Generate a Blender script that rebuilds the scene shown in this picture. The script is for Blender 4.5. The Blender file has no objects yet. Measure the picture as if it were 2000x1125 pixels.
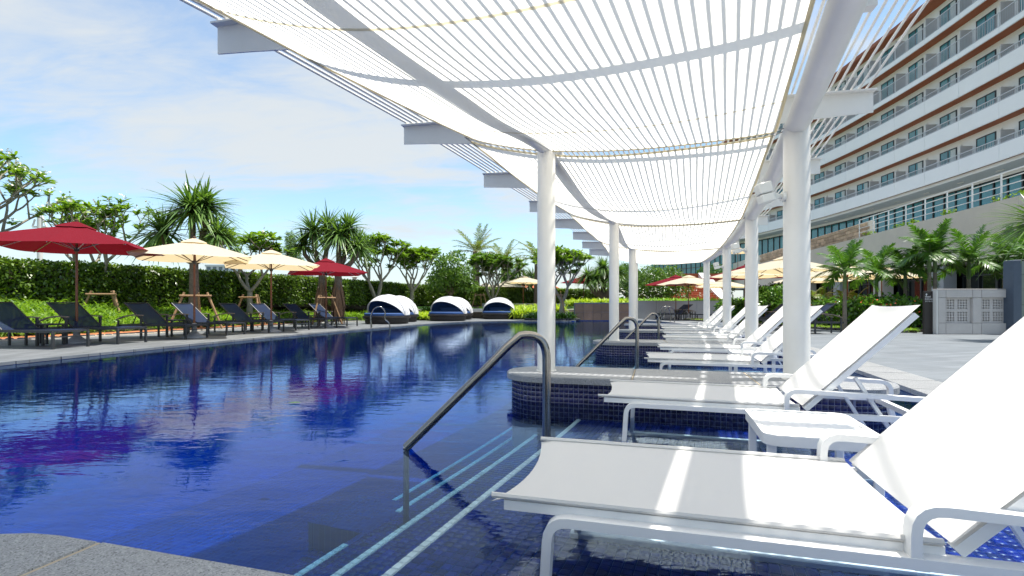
import bpy, bmesh, math, random
import numpy as np
from mathutils import Vector, Matrix, noise as mnoise

# ------------------------------------------------------------------ camera, sky, sun, exposure
scene = bpy.context.scene
C = scene.collection
R = math.radians
EYE = 0.8            # metres above the water
HOR = 597.0          # horizon row in the 2000 px wide photograph
F = 1000.0           # focal length in those pixels

cam_d = bpy.data.cameras.new("camera")
cam_d.sensor_width = 36.0
cam_d.lens = 18.0
cam_d.shift_y = (HOR - 562.5) / 2000.0
cam_d.clip_start = 0.02
cam_d.clip_end = 6000
cam = bpy.data.objects.new("camera", cam_d)
cam.location = (0, 0, EYE)
cam.rotation_euler = (R(90), 0, 0)
C.objects.link(cam)
scene.camera = cam

SUN_EL, SUN_AZ = 73.0, 88.0      # azimuth measured to the right of the view direction
sd = Vector((math.sin(R(SUN_AZ)) * math.cos(R(SUN_EL)), math.cos(R(SUN_AZ)) * math.cos(R(SUN_EL)), math.sin(R(SUN_EL))))
sun_d = bpy.data.lights.new("sun", 'SUN')
sun_d.energy = 4.2
sun_d.angle = R(0.8)
sun_d.color = (1.0, 0.95, 0.87)
sun = bpy.data.objects.new("sun", sun_d)
sun.rotation_euler = (-sd).to_track_quat('-Z', 'Y').to_euler()
sun.location = (0, 0, 60)
C.objects.link(sun)

world = bpy.data.worlds.new("World")
scene.world = world
world.use_nodes = True
wn, wl = world.node_tree.nodes, world.node_tree.links
wn.clear()
w_out = wn.new("ShaderNodeOutputWorld")
w_bg = wn.new("ShaderNodeBackground")
w_bg.inputs["Strength"].default_value = 0.12
w_sky = wn.new("ShaderNodeTexSky")
w_sky.sky_type = 'NISHITA'
w_sky.sun_disc = False
w_sky.sun_elevation = R(SUN_EL)
w_sky.sun_rotation = R(SUN_AZ)
w_sky.air_density = 1.0
w_sky.dust_density = 0.6
w_sky.ozone_density = 1.3
# thin high cloud laid over the sky: noise on the plane where each view direction meets a cloud deck
w_tc = wn.new("ShaderNodeTexCoord")
w_sep = wn.new("ShaderNodeSeparateXYZ")
wl.new(w_tc.outputs["Generated"], w_sep.inputs[0])
def wmath(op, a, b=None, c=None):
    n = wn.new("ShaderNodeMath"); n.operation = op
    for i, v in enumerate((a, b, c)):
        if v is None: continue
        if isinstance(v, (int, float)): n.inputs[i].default_value = v
        else: wl.new(v, n.inputs[i])
    return n.outputs[0]
zc = wmath('MAXIMUM', w_sep.outputs[2], 0.0)
den = wmath('ADD', zc, 0.16)
cx = wmath('DIVIDE', w_sep.outputs[0], den)
cy = wmath('DIVIDE', w_sep.outputs[1], den)
w_cmb = wn.new("ShaderNodeCombineXYZ")
wl.new(cx, w_cmb.inputs[0]); wl.new(cy, w_cmb.inputs[1])
w_map = wn.new("ShaderNodeMapping")
w_map.inputs["Rotation"].default_value = (0, 0, R(24))
w_map.inputs["Scale"].default_value = (0.55, 1.25, 1.0)
w_map.inputs["Location"].default_value = (3.1, 1.9, 0.0)
wl.new(w_cmb.outputs[0], w_map.inputs[0])
w_n1 = wn.new("ShaderNodeTexNoise")
w_n1.inputs["Scale"].default_value = 0.8
w_n1.inputs["Detail"].default_value = 9
w_n1.inputs["Roughness"].default_value = 0.55
w_n1.inputs["Distortion"].default_value = 0.5
wl.new(w_map.outputs[0], w_n1.inputs["Vector"])
w_n2 = wn.new("ShaderNodeTexNoise")
w_n2.inputs["Scale"].default_value = 4.5
w_n2.inputs["Detail"].default_value = 8
w_n2.inputs["Roughness"].default_value = 0.6
w_n2.inputs["Distortion"].default_value = 1.0
wl.new(w_map.outputs[0], w_n2.inputs["Vector"])
cl = wmath('ADD', w_n1.outputs["Fac"], wmath('MULTIPLY', wmath('SUBTRACT', w_n2.outputs["Fac"], 0.5), 0.28))
w_mr = wn.new("ShaderNodeMapRange")
w_mr.interpolation_type = 'SMOOTHSTEP'
w_mr.inputs["From Min"].default_value = 0.40
w_mr.inputs["From Max"].default_value = 0.66
w_mr.inputs["To Min"].default_value = 0.10
w_mr.inputs["To Max"].default_value = 0.92
wl.new(cl, w_mr.inputs["Value"])
w_mix = wn.new("ShaderNodeMixRGB")
w_mix.inputs["Color2"].default_value = (3.28, 3.45, 3.52, 1)
w_gm = wn.new("ShaderNodeMixRGB"); w_gm.blend_type = 'MULTIPLY'; w_gm.inputs["Fac"].default_value = 1.0
w_gm.inputs["Color2"].default_value = (.84, .97, 1.0, 1)
wl.new(w_sky.outputs[0], w_gm.inputs["Color1"])
hz = wmath('MULTIPLY', wmath('MAXIMUM', wmath('SUBTRACT', 1.0, wmath('DIVIDE', zc, 0.17)), 0.0), 0.85)      # pale haze low down, all round
wl.new(wmath('MAXIMUM', w_mr.outputs[0], hz), w_mix.inputs["Fac"])
wl.new(w_gm.outputs[0], w_mix.inputs["Color1"])
wl.new(w_mix.outputs[0], w_bg.inputs["Color"])
wl.new(w_bg.outputs[0], w_out.inputs["Surface"])

vs = scene.view_settings
vs.view_transform = 'Standard'
vs.look = 'None'
vs.exposure = 1.0
vs.gamma = 1.0
vs.use_curve_mapping = False

cy_ = scene.cycles
cy_.use_adaptive_sampling = True
cy_.adaptive_threshold = 0.02
cy_.max_bounces = 9
cy_.diffuse_bounces = 3
cy_.glossy_bounces = 4
cy_.transmission_bounces = 8
cy_.transparent_max_bounces = 16
cy_.sample_clamp_indirect = 6
cy_.use_denoising = True

rng = np.random.default_rng(7)
random.seed(7)

# ------------------------------------------------------------------ helpers
def P(px, py, z):
    """Point on the level z seen at a pixel of the photograph."""
    y = (EYE - z) * F / (py - HOR)
    return Vector(((px - 1000.0) / F * y, y, z))

def at(px, y, z=0.0):
    return Vector(((px - 1000.0) / F * y, y, z))

def zat(py, y):
    return EYE + (HOR - py) / F * y

def tag(o, label=None, cat=None, group=None, kind=None):
    if label: o["label"] = label
    if cat: o["category"] = cat
    if group: o["group"] = group
    if kind: o["kind"] = kind
    return o

def empty(name, loc=(0, 0, 0), rz=0.0):
    o = bpy.data.objects.new(name, None)
    o.empty_display_size = 0.1
    o.location = loc
    o.rotation_euler = (0, 0, rz)
    C.objects.link(o)
    return o

def link(name, me, parent=None, kind=None):
    o = bpy.data.objects.new(name, me)
    C.objects.link(o)
    if parent is not None: o.parent = parent
    if kind: o["kind"] = kind
    return o

def copy_tree(o, parent=None):
    c = o.copy()
    C.objects.link(c)
    c.parent = parent
    for ch in list(o.children):
        copy_tree(ch, c)
    return c

class MB:
    """Collects shapes, builds one mesh object."""
    def __init__(s):
        s.v = []; s.f = []; s.m = []
    def add(s, verts, faces, mi=0):
        b = len(s.v)
        s.v.extend([tuple(p) for p in verts])
        for f in faces:
            s.f.append(tuple(i + b for i in f)); s.m.append(mi)
        return s
    def box(s, c, size, rz=0.0, mi=0, M=None, bev=0.0):
        hx, hy, hz = size[0] / 2, size[1] / 2, size[2] / 2
        m = M if M is not None else Matrix.Translation(Vector(c)) @ Matrix.Rotation(rz, 4, 'Z')
        if bev > 0:
            b = min(bev, hx * .9, hy * .9, hz * .9)
            vs_ = []
            # chamfered box: three rectangles per corner
            for sx in (-1, 1):
                for sy in (-1, 1):
                    for sz in (-1, 1):
                        vs_ += [(sx * hx, sy * (hy - b), sz * (hz - b)), (sx * (hx - b), sy * hy, sz * (hz - b)), (sx * (hx - b), sy * (hy - b), sz * hz)]
            bm = bmesh.new()
            for p in vs_: bm.verts.new(m @ Vector(p))
            r = bmesh.ops.convex_hull(bm, input=bm.verts)
            bmesh.ops.dissolve_limit(bm, angle_limit=0.01, verts=bm.verts, edges=bm.edges)
            bm.verts.index_update()
            s.add([v.co[:] for v in bm.verts], [[v.index for v in f.verts] for f in bm.faces], mi)
            bm.free()
            return s
        vs_ = [m @ Vector((x, y, z)) for x in (-hx, hx) for y in (-hy, hy) for z in (-hz, hz)]
        return s.add(vs_, [(0, 1, 3, 2), (4, 6, 7, 5), (0, 4, 5, 1), (2, 3, 7, 6), (0, 2, 6, 4), (1, 5, 7, 3)], mi)
    def tube(s, pts, r, n=8, mi=0, caps=True, squash=None):
        pts = [Vector(p) for p in pts]
        k = len(pts)
        rs = r if isinstance(r, (list, tuple)) else [r] * k
        rings = []
        prev = None
        for i, p in enumerate(pts):
            if i == 0: d = pts[1] - pts[0]
            elif i == k - 1: d = pts[-1] - pts[-2]
            else: d = (pts[i + 1] - p).normalized() + (p - pts[i - 1]).normalized()
            d.normalize()
            if prev is None:
                a = Vector((0, 0, 1)) if abs(d.z) < 0.9 else Vector((1, 0, 0))
                u = d.cross(a).normalized()
            else:
                u = (prev - d * prev.dot(d)).normalized()
            prev = u
            w = d.cross(u)
            rings.append([p + (u * math.cos(2 * math.pi * j / n) + w * math.sin(2 * math.pi * j / n)) * rs[i] for j in range(n)])
        fs = []
        for i in range(k - 1):
            for j in range(n):
                a, b = i * n + j, i * n + (j + 1) % n
                fs.append((a, b, b + n, a + n))
        if caps:
            fs.append(tuple(range(n - 1, -1, -1)))
            fs.append(tuple((k - 1) * n + j for j in range(n)))
        return s.add([p for rg in rings for p in rg], fs, mi)
    def flatbar(s, pts, side, w, t, mi=0):
        """A flat bar: width w along 'side', thickness t in the plane of the path."""
        pts = [Vector(p) for p in pts]
        side = Vector(side).normalized()
        k = len(pts); vs_ = []
        for i, p in enumerate(pts):
            if i == 0: d = pts[1] - pts[0]; sc = 1
            elif i == k - 1: d = pts[-1] - pts[-2]; sc = 1
            else:
                d1, d2 = (p - pts[i - 1]).normalized(), (pts[i + 1] - p).normalized()
                d = d1 + d2
                sc = 1 / max(.5, math.cos(d1.angle(d2, 0) / 2))
            nrm = side.cross(d.normalized()).normalized()
            for a, b in ((-1, -1), (1, -1), (1, 1), (-1, 1)):
                vs_.append(p + side * (a * w / 2) + nrm * (b * t / 2 * sc))
        fs = [(3, 2, 1, 0), tuple((k - 1) * 4 + j for j in range(4))]
        for i in range(k - 1):
            for j in range(4):
                a, b = i * 4 + j, i * 4 + (j + 1) % 4
                fs.append((a, b, b + 4, a + 4))
        return s.add(vs_, fs, mi)
    def lathe(s, prof, n=20, c=(0, 0, 0), mi=0):
        c = Vector(c); vs_ = []; fs = []
        for r_, z in prof:
            for j in range(n):
                a = 2 * math.pi * j / n
                vs_.append(c + Vector((r_ * math.cos(a), r_ * math.sin(a), z)))
        for i in range(len(prof) - 1):
            for j in range(n):
                a, b = i * n + j, i * n + (j + 1) % n
                fs.append((a, b, b + n, a + n))
        fs.append(tuple(range(n - 1, -1, -1)))
        fs.append(tuple((len(prof) - 1) * n + j for j in range(n)))
        return s.add(vs_, fs, mi)
    def prism(s, poly, z0, z1, mi=0):
        n = len(poly)
        vs_ = [(p[0], p[1], z0) for p in poly] + [(p[0], p[1], z1) for p in poly]
        fs = [tuple(range(n - 1, -1, -1)), tuple(range(n, 2 * n))]
        for i in range(n):
            j = (i + 1) % n
            fs.append((i, j, j + n, i + n))
        return s.add(vs_, fs, mi)
    def mesh(s, name, mats, smooth=False, angle=35):
        me = bpy.data.meshes.new(name)
        me.from_pydata(s.v, [], s.f)
        for m in (mats if isinstance(mats, (list, tuple)) else [mats]): me.materials.append(m)
        if len(set(s.m)) > 1: me.polygons.foreach_set("material_index", s.m)
        if smooth:
            me.polygons.foreach_set("use_smooth", [True] * len(me.polygons))
            try: me.set_sharp_from_angle(angle=R(angle))
            except Exception: pass
        me.update()
        return me
    def build(s, name, mats, parent=None, smooth=False, kind=None, angle=35):
        return link(name, s.mesh(name, mats, smooth, angle), parent, kind)

def arc2(p0, p1, p2, r, n=5):
    """Round the corner p1 of p0-p1-p2 with radius r."""
    p0, p1, p2 = Vector(p0), Vector(p1), Vector(p2)
    a, b = (p0 - p1).normalized(), (p2 - p1).normalized()
    out = []
    for i in range(n + 1):
        t = i / n
        out.append(p1 + a * r * (1 - t) ** 2 + b * r * t ** 2)
    return out

def rounded(pts, r, n=5):
    out = [Vector(pts[0])]
    for i in range(1, len(pts) - 1):
        out += arc2(pts[i - 1], pts[i], pts[i + 1], r, n)
    out.append(Vector(pts[-1]))
    return out

def np_mesh(name, V, Fq, mat):
    me = bpy.data.meshes.new(name)
    V = np.asarray(V, dtype=np.float32).reshape(-1, 3)
    Fq = np.asarray(Fq, dtype=np.int32)
    k = Fq.shape[1]
    me.vertices.add(len(V)); me.vertices.foreach_set("co", V.ravel())
    me.loops.add(Fq.size); me.loops.foreach_set("vertex_index", Fq.ravel())
    me.polygons.add(len(Fq))
    me.polygons.foreach_set("loop_start", np.arange(0, Fq.size, k, dtype=np.int32))
    for m in (mat if isinstance(mat, (list, tuple)) else [mat]): me.materials.append(m)
    me.update(calc_edges=True)
    return me

def norm(a):
    return a / np.maximum(np.linalg.norm(a, axis=-1, keepdims=True), 1e-9)

def leaves(base, d, up, L, W, droop=0.0, m=3, prof=None, fold=0.0):
    """Leaf strips. base, d, up: (n,3); L, W, droop: scalars or (n,). Returns verts and quads."""
    base = np.asarray(base, float); n = len(base)
    d = norm(np.asarray(d, float)); up = np.asarray(up, float)
    side = norm(np.cross(d, up))
    L = np.broadcast_to(np.asarray(L, float), (n,)); W = np.broadcast_to(np.asarray(W, float), (n,)); droop = np.broadcast_to(np.asarray(droop, float), (n,))
    t = np.linspace(0, 1, m)
    if prof is None: prof = np.sin(np.pi * np.clip(t * .92 + .04, 0, 1)) ** .8
    prof = np.asarray(prof)
    cen = base[:, None, :] + d[:, None, :] * (L[:, None] * t)[:, :, None]
    cen[:, :, 2] -= (droop * L)[:, None] * (t ** 2)[None, :]
    off = side[:, None, :] * (W[:, None] / 2 * prof[None, :])[:, :, None]
    nrm = norm(np.cross(side, d))
    lift = nrm[:, None, :] * (W[:, None] * fold * prof[None, :])[:, :, None]
    V = np.stack([cen - off + lift, cen + off + lift], axis=2)     # n,m,2,3
    idx = np.arange(n * m * 2).reshape(n, m, 2)
    Fq = np.stack([idx[:, :-1, 0], idx[:, :-1, 1], idx[:, 1:, 1], idx[:, 1:, 0]], axis=-1).reshape(-1, 4)
    return V.reshape(-1, 3), Fq

def join_np(parts):
    Vs, Fs, o = [], [], 0
    for V, Fq in parts:
        Vs.append(V); Fs.append(Fq + o); o += len(V)
    return np.concatenate(Vs), np.concatenate(Fs)

def rand_dirs(n, zmin=-1.0, zmax=1.0):
    z = rng.uniform(zmin, zmax, n); a = rng.uniform(0, 2 * np.pi, n)
    r = np.sqrt(np.maximum(0, 1 - z * z))
    return np.stack([r * np.cos(a), r * np.sin(a), z], 1)

def resample(path, step):
    pts = [Vector((p[0], p[1], p[2] if len(p) > 2 else 0)) for p in path]
    out = [pts[0].copy()]; acc = 0.0
    for a, b in zip(pts, pts[1:]):
        L = (b - a).length; d = (b - a) / L; s = step - acc
        while s <= L:
            out.append(a + d * s); s += step
        acc = L - (s - step)
    return out

def smooth_path(path, n=8):
    """Catmull-Rom through the points (2-D or 3-D)."""
    p = [Vector((q[0], q[1], q[2] if len(q) > 2 else 0)) for q in path]
    p = [p[0] * 2 - p[1]] + p + [p[-1] * 2 - p[-2]]
    out = []
    for i in range(1, len(p) - 2):
        for k in range(n):
            t = k / n
            out.append(0.5 * ((2 * p[i]) + (p[i + 1] - p[i - 1]) * t + (2 * p[i - 1] - 5 * p[i] + 4 * p[i + 1] - p[i + 2]) * t * t + (3 * p[i] - p[i - 1] - 3 * p[i + 1] + p[i + 2]) * t ** 3))
    out.append(p[-2])
    return out

def offset_path(path, d):
    """Shift to the left of the direction of travel by d."""
    out = []
    for i, p in enumerate(path):
        a = path[max(0, i - 1)]; b = path[min(len(path) - 1, i + 1)]
        t = (b - a); t.z = 0; t.normalize()
        out.append(p + Vector((-t.y, t.x, 0)) * d)
    return out

# ------------------------------------------------------------------ materials
MATS = {}
def new_mat(name):
    m = bpy.data.materials.new(name); m.use_nodes = True
    MATS[name] = m
    return m, m.node_tree.nodes, m.node_tree.links, m.node_tree.nodes["Principled BSDF"]

def mat(name, col, rough=0.6, metal=0.0, var=0.0, vscale=6.0, bump=0.0, bscale=40.0, spec=0.5, col2=None, isl=0.0):
    m, n, l, b = new_mat(name)
    b.inputs["Roughness"].default_value = rough
    b.inputs["Metallic"].default_value = metal
    b.inputs["Specular IOR Level"].default_value = spec
    c = (*col, 1)
    tc = n.new("ShaderNodeTexCoord")
    last = None
    if var > 0 or col2 is not None:
        no = n.new("ShaderNodeTexNoise"); no.inputs["Scale"].default_value = vscale; no.inputs["Detail"].default_value = 6
        no.inputs["Roughness"].default_value = 0.65
        l.new(tc.outputs["Object"], no.inputs["Vector"])
        mx = n.new("ShaderNodeMixRGB")
        mx.inputs["Color1"].default_value = tuple(x * (1 - var) for x in col) + (1,)
        mx.inputs["Color2"].default_value = (*col2, 1) if col2 is not None else tuple(min(1, x * (1 + var)) for x in col) + (1,)
        rp = n.new("ShaderNodeMapRange"); rp.inputs["From Min"].default_value = .3; rp.inputs["From Max"].default_value = .7
        l.new(no.outputs["Fac"], rp.inputs["Value"]); l.new(rp.outputs[0], mx.inputs["Fac"])
        last = mx.outputs[0]
    if isl > 0:
        g = n.new("ShaderNodeNewGeometry") if isl < 10 else n.new("ShaderNodeObjectInfo")
        src = g.outputs["Random Per Island"] if isl < 10 else g.outputs["Random"]
        k = isl if isl < 10 else isl - 10
        hs = n.new("ShaderNodeMapRange"); hs.inputs["To Min"].default_value = 1 - k; hs.inputs["To Max"].default_value = 1 + k
        l.new(src, hs.inputs["Value"])
        mu = n.new("ShaderNodeMixRGB"); mu.blend_type = 'MULTIPLY'; mu.inputs["Fac"].default_value = 1
        if last is None: mu.inputs["Color1"].default_value = c
        else: l.new(last, mu.inputs["Color1"])
        l.new(hs.outputs[0], mu.inputs["Color2"])
        last = mu.outputs[0]
    if last is None: b.inputs["Base Color"].default_value = c
    else: l.new(last, b.inputs["Base Color"])
    if bump > 0:
        no2 = n.new("ShaderNodeTexNoise"); no2.inputs["Scale"].default_value = bscale; no2.inputs["Detail"].default_value = 4
        l.new(tc.outputs["Object"], no2.inputs["Vector"])
        bp = n.new("ShaderNodeBump"); bp.inputs["Strength"].default_value = bump; bp.inputs["Distance"].default_value = 0.02
        l.new(no2.outputs["Fac"], bp.inputs["Height"]); l.new(bp.outputs[0], b.inputs["Normal"])
    return m

def leaf_mat(name, c1, c2, trans=0.35, rough=0.45, spec=0.4):
    c1 = tuple(x * k for x, k in zip(c1, (1.35, 1.5, 1.1))); c2 = tuple(x * k for x, k in zip(c2, (1.35, 1.5, 1.1)))
    m, n, l, b = new_mat(name)
    g = n.new("ShaderNodeNewGeometry")
    mx = n.new("ShaderNodeMixRGB"); mx.inputs["Color1"].default_value = (*c1, 1); mx.inputs["Color2"].default_value = (*c2, 1)
    l.new(g.outputs["Random Per Island"], mx.inputs["Fac"])
    l.new(mx.outputs[0], b.inputs["Base Color"])
    b.inputs["Roughness"].default_value = rough
    b.inputs["Specular IOR Level"].default_value = spec
    tr = n.new("ShaderNodeBsdfTranslucent")
    mu = n.new("ShaderNodeMixRGB"); mu.blend_type = 'MULTIPLY'; mu.inputs["Fac"].default_value = 1; mu.inputs["Color2"].default_value = (1.5, 1.6, .55, 1)
    l.new(mx.outputs[0], mu.inputs["Color1"]); l.new(mu.outputs[0], tr.inputs["Color"])
    ms = n.new("ShaderNodeMixShader"); ms.inputs["Fac"].default_value = trans
    l.new(b.outputs[0], ms.inputs[1]); l.new(tr.outputs[0], ms.inputs[2])
    l.new(ms.outputs[0], n["Material Output"].inputs["Surface"])
    return m

def cloth_mat(name, col, tcol, trans=0.4, weave=900.0, rough=0.85, see=0.0):
    m, n, l, b = new_mat(name)
    b.inputs["Base Color"].default_value = (*col, 1)
    b.inputs["Roughness"].default_value = rough
    b.inputs["Specular IOR Level"].default_value = 0.15
    tc = n.new("ShaderNodeTexCoord")
    no = n.new("ShaderNodeTexNoise"); no.inputs["Scale"].default_value = weave; no.inputs["Detail"].default_value = 2
    l.new(tc.outputs["Object"], no.inputs["Vector"])
    no3 = n.new("ShaderNodeTexNoise"); no3.inputs["Scale"].default_value = 3.0; no3.inputs["Detail"].default_value = 4
    l.new(tc.outputs["Object"], no3.inputs["Vector"])
    ad = n.new("ShaderNodeMath"); ad.operation = 'MULTIPLY_ADD'; ad.inputs[1].default_value = 8.0
    l.new(no3.outputs["Fac"], ad.inputs[0]); l.new(no.outputs["Fac"], ad.inputs[2])
    bp = n.new("ShaderNodeBump"); bp.inputs["Strength"].default_value = 0.25; bp.inputs["Distance"].default_value = 0.01
    l.new(ad.outputs[0], bp.inputs["Height"]); l.new(bp.outputs[0], b.inputs["Normal"])
    out = b.outputs[0]
    if trans > 0:
        tr = n.new("ShaderNodeBsdfTranslucent"); tr.inputs["Color"].default_value = (*tcol, 1)
        ms = n.new("ShaderNodeMixShader"); ms.inputs["Fac"].default_value = trans
        l.new(out, ms.inputs[1]); l.new(tr.outputs[0], ms.inputs[2]); out = ms.outputs[0]
    if see > 0:
        tp = n.new("ShaderNodeBsdfTransparent")
        ms = n.new("ShaderNodeMixShader"); ms.inputs["Fac"].default_value = see
        l.new(out, ms.inputs[1]); l.new(tp.outputs[0], ms.inputs[2]); out = ms.outputs[0]
    l.new(out, n["Material Output"].inputs["Surface"])
    return m

def brick_mat(name, c1, c2, grout, scale, bw, bh, mortar, rough=0.5, rot=0.0, bump=0.3, offset=0.5, var=0.0, coord="Object", spec=0.5):
    m, n, l, b = new_mat(name)
    tc = n.new("ShaderNodeTexCoord")
    mp = n.new("ShaderNodeMapping"); mp.inputs["Rotation"].default_value = (0, 0, rot)
    l.new(tc.outputs[coord], mp.inputs["Vector"])
    br = n.new("ShaderNodeTexBrick")
    br.inputs["Color1"].default_value = (*c1, 1); br.inputs["Color2"].default_value = (*c2, 1); br.inputs["Mortar"].default_value = (*grout, 1)
    br.inputs["Scale"].default_value = scale; br.inputs["Brick Width"].default_value = bw; br.inputs["Row Height"].default_value = bh
    br.inputs["Mortar Size"].default_value = mortar; br.offset = offset
    l.new(mp.outputs[0], br.inputs["Vector"])
    last = br.outputs["Color"]
    if var > 0:
        no = n.new("ShaderNodeTexNoise"); no.inputs["Scale"].default_value = 1.7; no.inputs["Detail"].default_value = 8
        l.new(tc.outputs["Object"], no.inputs["Vector"])
        mr = n.new("ShaderNodeMapRange"); mr.inputs["From Min"].default_value = .3; mr.inputs["From Max"].default_value = .7
        mr.inputs["To Min"].default_value = 1 - var; mr.inputs["To Max"].default_value = 1 + var
        l.new(no.outputs["Fac"], mr.inputs["Value"])
        mu = n.new("ShaderNodeMixRGB"); mu.blend_type = 'MULTIPLY'; mu.inputs["Fac"].default_value = 1
        l.new(last, mu.inputs["Color1"]); l.new(mr.outputs[0], mu.inputs["Color2"]); last = mu.outputs[0]
    l.new(last, b.inputs["Base Color"])
    b.inputs["Roughness"].default_value = rough
    b.inputs["Specular IOR Level"].default_value = spec
    if bump > 0:
        bp = n.new("ShaderNodeBump"); bp.inputs["Strength"].default_value = bump; bp.inputs["Distance"].default_value = 0.004
        inv = n.new("ShaderNodeMath"); inv.operation = 'SUBTRACT'; inv.inputs[0].default_value = 1
        l.new(br.outputs["Fac"], inv.inputs[1]); l.new(inv.outputs[0], bp.inputs["Height"]); l.new(bp.outputs[0], b.inputs["Normal"])
    return m

def granite(name, base, dark, light, scale=260, rough=0.5):
    m, n, l, b = new_mat(name)
    tc = n.new("ShaderNodeTexCoord")
    vo = n.new("ShaderNodeTexVoronoi"); vo.inputs["Scale"].default_value = scale
    l.new(tc.outputs["Object"], vo.inputs["Vector"])
    rp = n.new("ShaderNodeValToRGB")
    e = rp.color_ramp.elements
    e[0].position = 0.0; e[0].color = (*dark, 1); e[1].position = 1.0; e[1].color = (*light, 1)
    k = e.new(0.22); k.color = (*base, 1)
    k = e.new(0.7); k.color = tuple(x * 1.12 for x in base) + (1,)
    sp = n.new("ShaderNodeSeparateColor")
    l.new(vo.outputs["Color"], sp.inputs[0]); l.new(sp.outputs[0], rp.inputs[0])
    no = n.new("ShaderNodeTexNoise"); no.inputs["Scale"].default_value = 2.2; no.inputs["Detail"].default_value = 8
    l.new(tc.outputs["Object"], no.inputs["Vector"])
    mr = n.new("ShaderNodeMapRange"); mr.inputs["To Min"].default_value = .8; mr.inputs["To Max"].default_value = 1.2
    l.new(no.outputs["Fac"], mr.inputs["Value"])
    mu = n.new("ShaderNodeMixRGB"); mu.blend_type = 'MULTIPLY'; mu.inputs["Fac"].default_value = 1
    l.new(rp.outputs[0], mu.inputs["Color1"]); l.new(mr.outputs[0], mu.inputs["Color2"])
    l.new(mu.outputs[0], b.inputs["Base Color"])
    b.inputs["Roughness"].default_value = rough
    return m

M_white = mat("white_powder_coat", (.80, .80, .79), .38, var=.03, vscale=3, spec=.45)
M_pergola = mat("white_painted_steel", (.82, .80, .75), .42, var=.0, vscale=1.6, col2=(.74, .715, .66), bump=.04, bscale=22)
M_sling = cloth_mat("white_sling_mesh", (.70, .695, .68), (.7, .7, .69), .12, weave=700)
M_sail = cloth_mat("white_shade_cloth", (.82, .81, .76), (1.0, .975, .90), .80, weave=500)
M_seam = cloth_mat("cream_seam_tape", (.62, .58, .46), (.85, .78, .58), .5, weave=500)
M_chrome = mat("brushed_stainless_steel", (.27, .255, .235), .2, 1.0, var=.1, vscale=20)
M_chain = mat("galvanised_chain", (.30, .29, .27), .4, .8)
M_granite = granite("pale_grey_granite", (.225, .235, .247), (.08, .083, .09), (.36, .37, .38), 300, .55)
M_granite2 = granite("wet_grey_granite", (.24, .245, .25), (.10, .105, .11), (.36, .36, .36), 180, .45)
M_joint = mat("tan_joint_mortar", (.42, .35, .25), .85)
M_tileblue = mat("cobalt_glazed_mosaic", (.003, .014, .15), .34, spec=.3, var=.25, vscale=3, isl=.45)
M_tileblue1 = mat("cobalt_glazed_mosaic_piece", (.003, .014, .15), .34, spec=.3, var=.25, vscale=3, isl=10.45)
M_tiledark = mat("midnight_glazed_mosaic", (.012, .012, .065), .14, isl=.4)
M_tiledark1 = mat("midnight_glazed_mosaic_piece", (.012, .012, .065), .14, isl=10.4)
M_tilewhite = mat("white_glazed_mosaic", (.84, .86, .82), .3, isl=.12)
M_tilewhite1 = mat("white_glazed_mosaic_piece", (.84, .86, .82), .3, isl=10.12)
M_grout = mat("grey_blue_grout", (.19, .20, .29), .8, var=.15, vscale=8)
M_mosaic = brick_mat("cobalt_mosaic_sheet", (.0008, .020, .125), (.0018, .034, .185), (.014, .06, .18), 1.0, .04, .04, .0022, rough=.2, rot=R(16), offset=0.0, bump=.1, var=.2)
M_deck = brick_mat("grey_wood_look_paving", (.125, .142, .158), (.165, .183, .20), (.085, .092, .10), 1.0, 1.2, .15, .003, rough=.62, rot=R(-20), bump=.25, var=.12)
M_deckL = brick_mat("grey_plank_paving", (.115, .124, .13), (.155, .165, .172), (.075, .075, .075), 1.0, .9, .15, .003, rough=.65, rot=R(77), bump=.25, var=.12)
M_soil = mat("dark_bed_soil", (.045, .035, .022), .95, var=.4, vscale=5, bump=.4, bscale=25)
M_lawn = mat("lawn_grass", (.06, .12, .022), .9, var=.3, vscale=9, bump=.5, bscale=60)
M_ground = mat("far_ground", (.12, .14, .08), .95, var=.35, vscale=.05)
M_gravel = mat("orange_gravel", (.42, .15, .06), .9, var=.35, vscale=60, bump=.5, bscale=90)
M_cobble = mat("charcoal_cobble", (.035, .037, .04), .7, var=.3, vscale=30, bump=.3, bscale=60, isl=10.3)
M_kerbwhite = mat("pale_kerb_mortar", (.62, .58, .5), .8, var=.1)
M_dark = mat("charcoal_powder_coat", (.030, .032, .036), .42)
M_navy = cloth_mat("navy_sling_mesh", (.018, .032, .075), (.03, .05, .12), .25, weave=500, rough=.6, see=.05)
M_teak = mat("weathered_teak_arm", (.22, .17, .13), .65, var=.25, vscale=20)
M_redcloth = cloth_mat("crimson_canvas", (.165, .005, .014), (.24, .008, .016), .18, weave=400)
M_cream = cloth_mat("cream_canvas", (.66, .60, .47), (.85, .66, .36), .40, weave=400)
M_wood = mat("varnished_wood_pole", (.18, .055, .02), .35, var=.3, vscale=14)
M_ribwood = mat("brown_wood_rib", (.10, .045, .02), .45)
M_ribsteel = mat("grey_steel_rib", (.42, .42, .42), .35, .8)
M_base = mat("grey_concrete_base", (.32, .32, .33), .6, var=.1)
M_wicker = mat("black_brown_wicker", (.022, .017, .015), .5, bump=.8, bscale=140)
M_hood = cloth_mat("white_hood_cloth", (.74, .74, .74), (.8, .8, .8), .15, weave=300)
M_cushion = mat("navy_cushion", (.025, .075, .22), .8, bump=.1, bscale=80)
M_bark = mat("grey_brown_bark", (.16, .12, .085), .85, var=.35, vscale=14, bump=.6, bscale=35)
M_barkpale = mat("pale_smooth_bark", (.27, .24, .19), .8, var=.25, vscale=10, bump=.3, bscale=30)
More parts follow.
